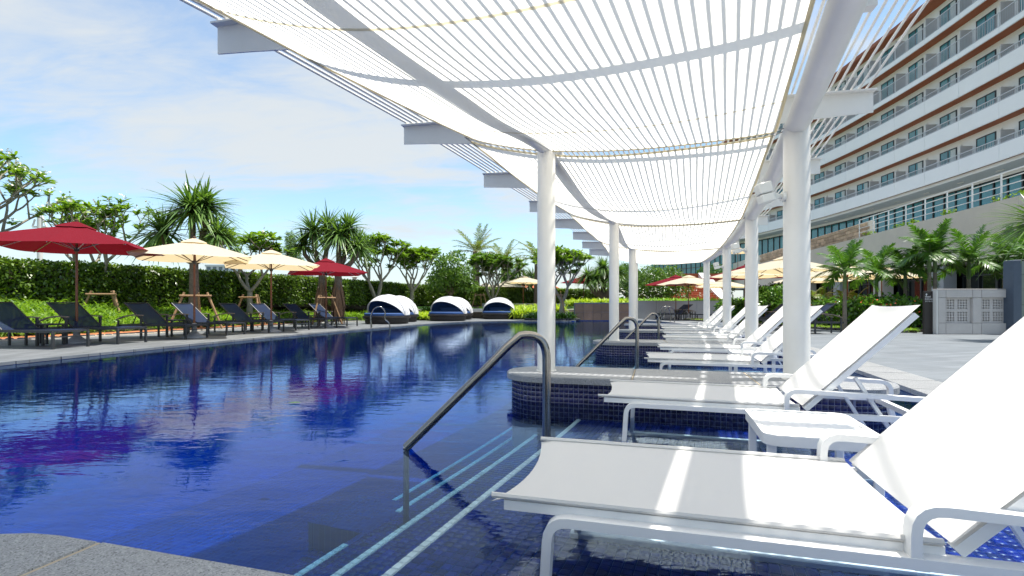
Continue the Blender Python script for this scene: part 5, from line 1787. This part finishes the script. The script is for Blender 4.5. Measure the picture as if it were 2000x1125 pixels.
def feather_palm(x, y, z, h, lab, nf=15, fl=1.5, lf=None, trunk_r=.09, shaft=True, leaf_l=.42, leaf_w=.045, arch=.55, name="palm_tree", grp="palms", trunk_m=None, seed=0, twin=None, up0=(.1, 1.2), npairs=26):
    rnd = random.Random(seed + 11)
    root = empty(name, (x, y, z)); tag(root, lab, "palm tree", grp)
    stems = [(0, 0)] + ([twin] if twin else [])
    parts = []; mb = MB(); rmb = MB(); smb = MB()
    for (sx, sy) in stems:
        hh = h - fl * .62
        hh = max(hh, .25)
        sh = .55 if shaft else 0
        mb.tube([(sx, sy, -.15), (sx * 1.05, sy, hh * .5), (sx * 1.1, sy * 1.1, hh - sh)], [trunk_r * 1.3, trunk_r, trunk_r * .9], 10, caps=False)
        if shaft: smb.tube([(sx * 1.1, sy * 1.1, hh - sh), (sx * 1.1, sy * 1.1, hh - sh * .6), (sx * 1.1, sy * 1.1, hh + .12)], [trunk_r * .95, trunk_r * 1.05, trunk_r * .45], 10)
        for f in range(nf):
            a = 6.283 * f / nf * 1.618 * 2.0 + rnd.uniform(-.3, .3)
            el = up0[0] + (up0[1] - up0[0]) * (f + .5) / nf + rnd.uniform(-.1, .1)
            L = fl * rnd.uniform(.85, 1.1)
            d = np.array([math.cos(a) * math.cos(el), math.sin(a) * math.cos(el), math.sin(el)])
            k = 9; p = np.array([sx * 1.1, sy * 1.1, hh]); pts = [p.copy()]; dd = d.copy()
            for i in range(k):
                dd = dd + np.array([0, 0, -arch / k * (1.2 + .8 * i / k)]) * math.cos(el * .7)
                dd /= np.linalg.norm(dd)
                p = p + dd * L / k; pts.append(p.copy())
            pts = np.array(pts)
            rmb.tube([Vector(q) for q in pts], [.018 * (1 - .8 * i / k) + .003 for i in range(k + 1)], 4, caps=False)
            m = npairs; t = np.linspace(.14, 1.0, m)
            idx = np.clip((t * k).astype(int), 0, k - 1); fr_ = t * k - idx
            b_ = pts[idx] * (1 - fr_[:, None]) + pts[idx + 1] * fr_[:, None]
            ax = norm(pts[idx + 1] - pts[idx])
            sd_ = norm(np.cross(ax, np.tile([0, 0, 1.0], (m, 1))) + 1e-6)
            upv = np.cross(sd_, ax)
            for sg in (-1, 1):
                dl_ = norm(sd_ * sg + ax * (.75 + .5 * t[:, None]) + upv * .25 + rng.normal(0, .10, (m, 3)))
                ll = leaf_l * (np.sin(np.pi * (t * .85 + .12)) * .75 + .3) * rng.uniform(.85, 1.15, m)
                parts.append(leaves(b_, dl_, upv + rng.normal(0, .2, (m, 3)), ll, leaf_w, rng.uniform(.2, .55, m), 4, [.6, 1, .7, .05]))
    mb.build("trunk", trunk_m or M_palmtrunk, root, True, angle=80)
    if shaft: smb.build("crownshaft", M_crownshaft, root, True, angle=80)
    rmb.build("frond_stalks", M_crownshaft if shaft else M_stake, root, kind="stuff")
    V, Fq = join_np(parts)
    link("crown", np_mesh("crown", V, Fq, lf or LF_palm), root)
    return root

def leafy_mass(n, centers, radii, L, W, rnd_dir=1.0, squash=.8):
    """Leaf quads on the shells of several lumps."""
    c = np.array(centers); r_ = np.array(radii)
    pick = rng.choice(len(c), n, p=(r_ ** 2) / (r_ ** 2).sum())
    d = rand_dirs(n, -.6, 1)
    rad = r_[pick] * rng.uniform(.62, 1.06, n)
    b_ = c[pick] + d * rad[:, None] * [1, 1, squash]
    dirs = d * .5 + rand_dirs(n) * rnd_dir + [0, 0, -.1]
    return leaves(b_, dirs, d + rng.normal(0, .5, (n, 3)), L * rng.uniform(.7, 1.25, n), W * rng.uniform(.8, 1.2, n), .15, 3)

def bushy_tree(x, y, z, h, w, lab, n=5200, lf=None, lumps=12, L=.22, W=.09, seed=0, trunk_h=.4, name="broadleaf_tree", grp="frangipani and broadleaf trees", bark=None, squash=.8):
    rnd = random.Random(seed)
    root = empty(name, (x, y, z)); tag(root, lab, "tree", grp)
    cs = []; rs = []; mb = MB()
    th = h * trunk_h; r0 = .03 * h
    mb.tube([(0, 0, -.15), (.03, 0, th * .5), (0, .03, th)], [r0 * 1.2, r0, r0 * .85], 9, caps=False)
    for i in range(lumps):
        a = 6.283 * i / lumps * 2.4 + rnd.uniform(-.4, .4)
        rr = w * .5 * rnd.uniform(.25, .78); hz = th + (h - th) * rnd.uniform(.12, .86)
        rr *= math.sqrt(max(.15, 1 - ((hz - th) / (h - th) * 1.7 - .8) ** 2))
        c = Vector((math.cos(a) * rr, math.sin(a) * rr, hz)); cs.append(c[:]); rs.append(rnd.uniform(.16, .27) * w)
        mid_ = Vector((c.x * .45, c.y * .45, th + (c.z - th) * .5))
        mb.tube([Vector((0, .03, th * .96)), mid_, c], [r0 * .6, r0 * .36, r0 * .14], 6, caps=False)
    mb.build("trunk", bark or M_bark, root, True, angle=80)
    V, Fq = leafy_mass(n, cs, rs, L, W, squash=squash)
    link("crown", np_mesh("crown", V, Fq, lf or LF_ficus), root)
    return root

# ---- left hedge: dark core with leaves on its front, top and back
def hedge(path, w, z0, ztop, n, lab, name="clipped_hedge", lf=LF_hedge, lft=LF_hedgetop, L=.11, W=.055, topn=.28, cat="hedge", jag=.12, core=True):
    root = empty(name); tag(root, lab, cat)
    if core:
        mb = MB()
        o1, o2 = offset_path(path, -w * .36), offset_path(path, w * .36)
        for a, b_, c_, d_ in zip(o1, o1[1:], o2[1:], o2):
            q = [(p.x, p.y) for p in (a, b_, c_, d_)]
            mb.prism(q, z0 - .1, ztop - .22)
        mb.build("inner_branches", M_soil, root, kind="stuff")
    pts = np.array([p[:] for p in path]); seg = np.linalg.norm(np.diff(pts, axis=0), axis=1); cum = np.concatenate([[0], np.cumsum(seg)])
    def along(n):
        # more leaves where the camera is nearer
        s = rng.random(n) ** 1.0 * cum[-1]
        i = np.clip(np.searchsorted(cum, s) - 1, 0, len(seg) - 1)
        f = (s - cum[i]) / seg[i]
        p = pts[i] * (1 - f[:, None]) + pts[i + 1] * f[:, None]
        t = (pts[i + 1] - pts[i]) / seg[i][:, None]
        nn = np.stack([-t[:, 1], t[:, 0], np.zeros(n)], 1)
        return p, t, nn, s
    out = []
    nf = int(n * (1 - topn))
    p, t, nn, s = along(nf)
    side = np.where(rng.random(nf) < .8, -1.0, 1.0)     # front is to the right of travel
    lum = .10 * np.sin(s * 1.7) + .08 * np.sin(s * 4.1 + 1)
    zz = z0 + (ztop - z0) * rng.random(nf) ** .85
    b_ = p + nn * (side * (w / 2 + lum * .8 + rng.normal(0, .07, nf)))[:, None]; b_[:, 2] = zz
    dirs = nn * side[:, None] * .7 + rand_dirs(nf) * .9 + [0, 0, .15]
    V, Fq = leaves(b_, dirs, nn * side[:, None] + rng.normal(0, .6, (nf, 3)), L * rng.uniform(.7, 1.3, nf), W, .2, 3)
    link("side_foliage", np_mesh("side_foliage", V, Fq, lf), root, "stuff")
    nt = n - nf
    p, t, nn, s = along(nt)
    b_ = p + nn * rng.uniform(-w / 2 - .05, w / 2 + .05, nt)[:, None]
    b_[:, 2] = ztop + jag * (.5 * np.sin(s * 2.3) * np.sin(s * .9) + rng.normal(0, .45, nt)) - .10
    dirs = rand_dirs(nt, .0, 1.0)
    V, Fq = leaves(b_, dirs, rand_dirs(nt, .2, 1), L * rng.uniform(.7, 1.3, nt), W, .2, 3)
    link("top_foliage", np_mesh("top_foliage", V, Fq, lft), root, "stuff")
    return root
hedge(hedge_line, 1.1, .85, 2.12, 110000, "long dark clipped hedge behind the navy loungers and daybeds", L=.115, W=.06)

# ---- grassy ground cover between the kerb and the hedge (nobody could count it)
def blades(region, n, L, W, zf, name, m, lab, cat, up=.8):
    """region: function of n giving (n,2) points."""
    p = region(n)
    b_ = np.stack([p[:, 0], p[:, 1], zf(p)], 1)
    a = rng.uniform(0, 6.283, n)
    dirs = np.stack([np.cos(a), np.sin(a), rng.uniform(up * .5, up * 1.8, n)], 1)
    V, Fq = leaves(b_, dirs, np.tile([0, 0, 1.0], (n, 1)) + rng.normal(0, .2, (n, 3)), L * rng.uniform(.6, 1.3, n), W, rng.uniform(.3, .9, n), 4, [.7, 1, .7, .05])
    o = link(name, np_mesh(name, V, Fq, m), None, "stuff")
    tag(o, lab, cat)
    return o
EP = np.array([p[:2] for p in edging]); HP = np.array([p[:2] for p in hd])
def bed_region(lo, hi, tmax=1.0):
    def f(n):
        s = rng.random(n) * (len(EP) - 1) * tmax; i = np.minimum(s.astype(int), len(EP) - 2); fr_ = s - i
        e = EP[i] * (1 - fr_[:, None]) + EP[i + 1] * fr_[:, None]; h = HP[i] * (1 - fr_[:, None]) + HP[i + 1] * fr_[:, None]
        d = h - e; L_ = np.linalg.norm(d, axis=1, keepdims=True)
        k = rng.uniform(lo, hi, (n, 1))
        w = np.where(k < 1.0, k * 0 + 0, 0)
        return e + d / L_ * (.75 + k * np.maximum(L_ - .9, .2))
    return f
def zcover(p):
    d = np.min(np.linalg.norm(p[:, None, :] - EP[None, ::3, :], axis=2), axis=1)
    return np.clip(.05 + .17 * d, .1, .95) + rng.normal(0, .07, len(p))
blades(bed_region(.0, .30), 30000, .36, .026, lambda p: zcover(p), "grassy_ground_cover", LF_grass, "bright grassy ground cover along the left bed edge", "ground cover", .7)
blades(bed_region(.18, 1.0), 46000, .48, .042, zcover, "leafy_ground_cover", leaf_mat("leafy_cover", (.055, .11, .014), (.17, .24, .035), .4), "taller leafy ground cover in front of the hedge", "ground cover", .9)

# ---- left-hand trees
frangipani(-17.1, 15.0, .4, 5.6, "tall frangipani tree at the left edge of the photo", 5, spread=.85, levels=4, n0=4, leafL=.32, per=11, trunk_h=.22, flat=.8, flowers=.25)
frangipani(base(190, 16.6), 16.6, .45, 3.85, "staked frangipani tree behind the first crimson parasol", 9, spread=.75, levels=4, n0=3, leafL=.30, per=12, trunk_h=.28, kids=(2, 2, 3), flowers=.15, flat=.7)
stakes(base(205, 15.6), 15.6, .2, 1.05, "cedar stakes round the trunk behind the first crimson parasol", .2, .7)
screw_pine(base(378, 16.6), 16.6, .3, [(-.05, 0, 3.55, 1.32), (-1.05, .1, 2.85, 1.1), (.85, -.1, 2.75, .85), (.25, .2, 3.75, 1.0)], "screw pine with spiky heads behind the nearest cream parasol", .15, n=150, L=1.15, W=.085, join=1.9)
stakes(base(383, 15.6), 15.6, .2, 1.0, "cedar stakes under the screw pine by the nearest cream parasol", .5, .7)
frangipani(base(488, 20.0), 20.0, .35, 3.55, "staked frangipani behind the two cream parasols", 14, spread=.95, levels=4, n0=3, leafL=.36, per=15, kids=(2, 2, 3), flowers=.06, flat=.75)
stakes(base(492, 18.6), 18.6, .2, 1.0, "cedar stakes under the frangipani behind the cream parasols", -.2, .65)
screw_pine(base(628, 21.5), 21.5, .3, [(-.35, 0, 3.55, 1.2), (.2, .2, 3.85, 1.1), (-.75, 0, 3.0, .95)], "left screw pine of the pair behind the farther crimson parasol", .15, True, n=135, L=1.1, W=.08, join=2.0)
screw_pine(base(660, 21.0), 21.0, .3, [(.05, 0, 3.35, 1.2), (.8, .0, 2.85, 1.05), (.3, .3, 3.7, 1.0)], "right screw pine of the pair behind the farther crimson parasol", .16, True, n=135, L=1.1, W=.08, join=1.9)
stakes(base(632, 19.6), 19.6, .2, 1.0, "cedar stakes beside the shaggy screw pine trunks", .9, .6)
bushy_tree(base(571, 30), 30, .3, 5.1, .95, "narrow feathery conifer above the hedge", n=2600, lumps=9, L=.26, W=.03, seed=3, lf=LF_pand, trunk_h=.2, squash=1.3, name="narrow_conifer")
frangipani(base(735, 27.5), 27.5, .35, 4.3, "multi-stemmed frangipani left of the daybeds", 21, spread=.7, levels=4, n0=4, leafL=.38, per=17, flowers=.0, trunk_h=.2, kids=(2, 2, 3))
frangipani(base(803, 29.5), 29.5, .35, 3.9, "round-headed frangipani behind the nearest daybed", 33, spread=.85, levels=4, n0=4, leafL=.38, per=17, flowers=.0, kids=(2, 2, 3), trunk_h=.35)
bushy_tree(base(880, 32), 32, .35, 3.9, 3.0, "open dark tree behind the middle daybed", n=5200, L=.2, W=.09, lumps=16, seed=8, lf=LF_plum2, trunk_h=.3)
frangipani(base(962, 34), 34, .4, 4.0, "broad frangipani behind the rightmost daybed", 41, spread=.8, levels=4, n0=5, leafL=.42, per=18, flowers=.02, trunk_h=.2, kids=(2, 2, 3), lf=LF_plum2)
feather_palm(base(930, 39), 39, .35, 6.0, "tall date palm behind the daybeds", 22, 2.4, LF_date, .28, False, .5, .05, .5, grp="date palms past the pool", seed=1, name="date_palm", trunk_m=M_bark)
feather_palm(base(984, 44), 44, .35, 5.6, "second date palm right of the tall one", 18, 2.2, LF_date, .26, False, .5, .05, .6, grp="date palms past the pool", seed=2, name="date_palm", trunk_m=M_bark)
feather_palm(base(1050, 38), 38, .35, 5.3, "date palm half hidden by the first left-hand column", 18, 2.2, LF_date, .26, False, .5, .05, .7, grp="date palms past the pool", seed=4, name="date_palm", trunk_m=M_bark)
screw_pine(base(1013, 40), 40, .35, [(0, 0, 3.2, 1.2), (-1.0, 0, 2.7, 1.1), (1.1, 0, 2.6, 1.1), (.4, -.5, 2.3, 1.0), (-.5, .4, 2.4, 1.0)], "dense screw pine above the orange roof", .22, n=150, L=1.2, W=.08, join=1.2)
stakes(base(937, 33), 33, .4, 1.2, "cedar stakes under the tall date palm", 0, .6)
frangipani(base(1095, 27.3), 27.3, .12, 3.95, "dense frangipani on the planter island by the first column", 52, spread=.85, levels=4, n0=5, leafL=.32, per=18, flowers=.03, trunk_h=.25, kids=(2, 2, 3))
stakes(base(1086, 27.0), 27.0, .1, 1.4, "slim stakes beside the planter island tree", .2, .5)
screw_pine(base(1178, 36), 36, .4, [(0, 0, 3.0, 1.15), (-1.1, 0, 2.5, 1.05), (1.1, 0, 2.6, 1.05), (.5, -.6, 2.3, 1.0), (-.6, -.5, 2.2, 1.0), (.1, .5, 2.7, 1.0)], "broad screw pine seen between the left-hand columns", .25, n=150, L=1.15, W=.09, join=.9)
bushy_tree(base(1285, 40), 40, .4, 3.5, 4.6, "wide dark tree left of the terracotta stair", n=6500, L=.2, W=.09, lumps=18, seed=12, lf=LF_plum2, trunk_h=.25)
bushy_tree(base(1225, 44), 44, .4, 3.9, 4.0, "dark tree behind the second left-hand column", n=5000, L=.2, W=.09, lumps=14, seed=15, lf=LF_ficus, trunk_h=.3)
bushy_tree(base(1390, 62), 62, .4, 5.0, 6.0, "distant round tree behind the terracotta stair", n=4000, L=.3, W=.14, lumps=14, seed=19, lf=LF_ficus, trunk_h=.3)

# ---- low planting at the far end
def clump_bed(poly_fn, n, L, W, z, name, m, lab, up=1.0):
    return blades(poly_fn, n, L, W, lambda p: z + 0 * p[:, 0], name, m, lab, "planting", up)
def rect_region(x0, x1, y0, y1): return lambda n: np.stack([rng.uniform(x0, x1, n), rng.uniform(y0, y1, n)], 1)
clump_bed(rect_region(3.3, 6.4, 28.0, 30.5), 3500, .62, .07, .85, "yellow_strap_plants", LF_yellow, "yellow green strap leaved plants above the brown tiled wall", 1.2)
clump_bed(rect_region(-.8, 3.2, 31.5, 35.0), 4500, .75, .07, .45, "yellow_bed_plants", LF_yellow, "yellow green plants between the columns past the pool", 1.3)
clump_bed(rect_region(-5.6, -.2, 31.5, 34.0), 5000, .55, .07, .42, "green_bed_plants", LF_shrub, "low green shrubs behind the white wall", 1.1)
clump_bed(rect_region(6.3, 20.0, 31.0, 32.6), 9000, .55, .06, .95, "spider_lily_plants", leaf_mat("lily_leaf", (.08, .16, .02), (.2, .3, .05), .4), "strap leaved lilies along the top of the grey wall", 1.4)
def isl_region(n):
    a = rng.uniform(0, 6.283, n); r_ = np.sqrt(rng.random(n))
    return np.stack([2.1 + 1.25 * r_ * np.cos(a), 27.4 + 1.15 * r_ * np.sin(a)], 1)
clump_bed(isl_region, 3600, .60, .06, .12, "island_plants", LF_shrub, "dark strap leaved plants on the planter island", 1.2)
clump_bed(rect_region(.1, 1.5, 28.6, 31.0), 2600, 1.0, .08, .12, "yellow_island_plants", LF_yellow, "tall yellow green plants right of the rightmost daybed", 1.5)
clump_bed(rect_region(-6.6, -4.4, 26.4, 30.0), 3000, .6, .07, .15, "daybed_plants", LF_yellow, "bright yellow green plants between the daybeds", 1.2)
# lily blossoms
n = 160; p = np.stack([rng.uniform(6.4, 13, n), rng.uniform(31, 32.4, n), rng.uniform(1.35, 1.95, n)], 1)
V, Fq = leaves(p, rand_dirs(n, -.2, 1), rand_dirs(n), .16, .04, .4, 3)
tag(link("lily_blossoms", np_mesh("lily_blossoms", V, Fq, M_flower), None, "stuff"), "pale lily blossoms above the grey wall", "blossoms")

# ---- right-hand planting: shrub hedge, palms
sh = smooth_path([(8.9, 22.5), (10.6, 18.0), (10.9, 16.9), (12.0, 15.6), (14.4, 15.0)], 6)
# bed kerb and soil
rb_edge = smooth_path([(8.9, 26.5), (9.9, 20.5), (9.95, 17.4), (10.3, 15.3), (10.9, 14.6), (11.35, 14.35)], 6)
rbp = [(p.x, p.y) for p in rb_edge] + [(11.5, 14.7), (18.5, 15.2), (19.5, 19), (20.5, 29), (14, 29.5), (9.8, 29)]
MB().prism(rbp, DZ - .01, DZ + .07).build("right_bed", M_soil, None, kind="structure")
rk = empty("right_bed_kerb"); rk["kind"] = "structure"
rp_ = resample(rb_edge, .2)
for a, b_ in zip(rp_, rp_[1:]):
    t = (b_ - a).normalized(); p = (a + b_) / 2
    o = link("cobble", cm_, rk); o.location = (p.x, p.y, DZ + .03); o.rotation_euler = (0, 0, math.atan2(t.y, t.x))
hedge(list(reversed(smooth_path([(10.6, 25), (11.2, 20.5), (11.2, 18.0), (11.7, 16.4), (12.6, 15.6), (14.6, 15.3)], 6)))[::-1], 1.0, .08, .95, 15000, "glossy waist high shrub hedge under the palms", "shrub_hedge", LF_shrub, LF_shrub, .14, .075, .35, jag=.22)
n = 80
sP = np.array([p[:] for p in offset_path(rb_edge, .9)]); ii = rng.integers(2, len(sP) - 2, n)
p = sP[ii] + rng.normal(0, .3, (n, 3)); p[:, 2] = rng.uniform(.3, 1.0, n)
V, Fq = leaves(p, rand_dirs(n, 0, 1), rand_dirs(n), .06, .045, 0, 3)
tag(link("shrub_blossoms", np_mesh("shrub_blossoms", V, Fq, mat("orange_petals", (.7, .13, .03), .6)), None, "stuff"), "scattered orange blossoms in the shrub hedge", "blossoms")
def rb_region(n):
    s = rng.random(n) * (len(rb_edge) - 1); i = np.minimum(s.astype(int), len(rb_edge) - 2)
    A = np.array([p[:2] for p in rb_edge]); B = np.array([p[:2] for p in offset_path(rb_edge, .9)])
    k = rng.random((n, 1)); f = (s - i)[:, None]
    return (A[i] * (1 - f) + A[i + 1] * f) * (1 - k) + (B[i] * (1 - f) + B[i + 1] * f) * k
blades(rb_region, 5200, .20, .018, lambda p: .09 + 0 * p[:, 0], "right_ground_cover", LF_grass, "short green ground cover in front of the shrub hedge", "ground cover", .8)
bushy_tree(base(1505, 21.5), 21.5, .1, 1.75, 2.3, "large round glossy bush between the right-hand columns", n=5200, L=.13, W=.07, lumps=16, seed=23, lf=LF_shrub, trunk_h=.08, name="round_bush")
pl = [(1650, 15.6, 2.45, "manila palm nearest the thick column on the right"), (1712, 17.0, 2.45, "slim manila palm second from the thick column"), (1768, 16.6, 2.55, "manila palm third from the thick column, left of the sign"),
      (1815, 15.6, 2.95, "tallest manila palm with twin trunks behind the sign"), (1892, 15.8, 2.75, "manila palm above the pierced concrete screen"), (1962, 16.2, 2.85, "manila palm above the slate pillar"), (2012, 15.0, 2.8, "manila palm cut by the right edge of the photo")]
for i, (px, y, h, lab) in enumerate(pl):
    feather_palm(base(px, y), y, .08, h, lab, 14, 1.08, LF_palm, .055, True, .36, .036, .75, grp="manila palms before the restaurant", seed=20 + i, twin=(.20, .05) if i in (3,) else None, up0=(.0, 1.35), name="manila_palm", npairs=30)
small = [(1584, 18.6, "small yellowish palm low beside the thick column"), (1606, 19.4, "small yellowish palm left of the nearest manila palm"), (1645, 19.8, "small palm right behind the nearest manila palm trunk"), (1672, 20.2, "small yellowish palm against the dark restaurant glass")]
for i, (px, y, lab) in enumerate(small):
    feather_palm(base(px, y), y, .08, 1.35, lab, 11, .62, LF_date, .05, False, .24, .03, .8, grp="small palms behind the shrub hedge", seed=40 + i, name="small_palm", npairs=16, up0=(.1, 1.1), trunk_m=M_stake)
# overhanging strap leaves at the right edge and the plant in front of the pillar
screw_pine(11.4, 10.8, DZ, [(-.25, 0, 2.5, 1.05), (.4, 0, 2.9, 1.1)], "screw pine whose strap leaves hang in at the right edge", .12, n=120, L=1.05, W=.055, join=1.4)
n = 260; c = P(1985, 648, DZ)
b_ = np.tile([c.x + .12, c.y - .6, .10], (n, 1)) + rng.normal(0, .12, (n, 3)) * [1, 1, .4]
d = rand_dirs(n, .1, .9)
V, Fq = leaves(b_, d, np.tile([0, 0, 1.0], (n, 1)), rng.uniform(.35, .62, n), .055, rng.uniform(.2, .6, n), 5, [.5, 1, .9, .6, .05])
pp = empty("strap_leaf_plant", (0, 0, 0)); tag(pp, "glossy strap leaved plant at the foot of the slate pillar", "plant")
link("foliage", np_mesh("foliage", V, Fq, LF_shrub), pp)
# greenery on the terrace edge
n = 1300; t = rng.uniform(-.25, .72, n); p = np.array([wall_pt(tt)[:] for tt in t]) - np.array(wnrm[:]) * rng.uniform(.1, .5, (n, 1))
keep = (np.sin(t * 31) + np.sin(t * 77 + 1)) > .35
p = p[keep]; p[:, 2] = 5.0 + rng.uniform(0, .22, len(p)); n = len(p)
V, Fq = leaves(p, rand_dirs(n, 0, 1), rand_dirs(n), .16, .07, .2, 3)
tag(link("terrace_plants", np_mesh("terrace_plants", V, Fq, LF_plum), None, "stuff"), "small trailing plants along the terrace edge under the railing", "plants")
# far wood closing the horizon, reads as one mass
n = 9000; a = rng.uniform(-1.35, .75, n); dist = rng.uniform(120, 170, n)
p = np.stack([np.sin(a) * dist, np.cos(a) * dist, rng.random(n) ** 1.3 * (2.6 + 1.2 * np.sin(a * 9) + .8 * np.sin(a * 23))], 1)
V, Fq = leaves(p, rand_dirs(n), rand_dirs(n), 1.6, 1.0, .1, 3)
tag(link("far_tree_line", np_mesh("far_tree_line", V, Fq, LF_ficus), None, "stuff"), "low dark tree line along the horizon", "trees")

# a few fallen leaves on the water
for i, (px, py, lab, col) in enumerate(((562, 787, "green leaf floating in the middle of the pool", LF_palm), (281, 678, "small leaf floating by the left pool edge, nearer one", LF_yellow), (297, 675, "small leaf floating by the left pool edge, farther one", LF_yellow))):
    q = P(px, py, .004); s_ = .07
    V, Fq = leaves(np.array([[q.x, q.y, .006]]), np.array([[math.cos(i * 2.1), math.sin(i * 2.1), 0.02]]), np.array([[0, 0, 1.0]]), s_ * 1.6, s_ * .8, 0, 5, [.1, .8, 1, .7, .05], fold=.04)
    lo = link("floating_leaf", np_mesh("floating_leaf", V, Fq, col)); tag(lo, lab, "leaf")
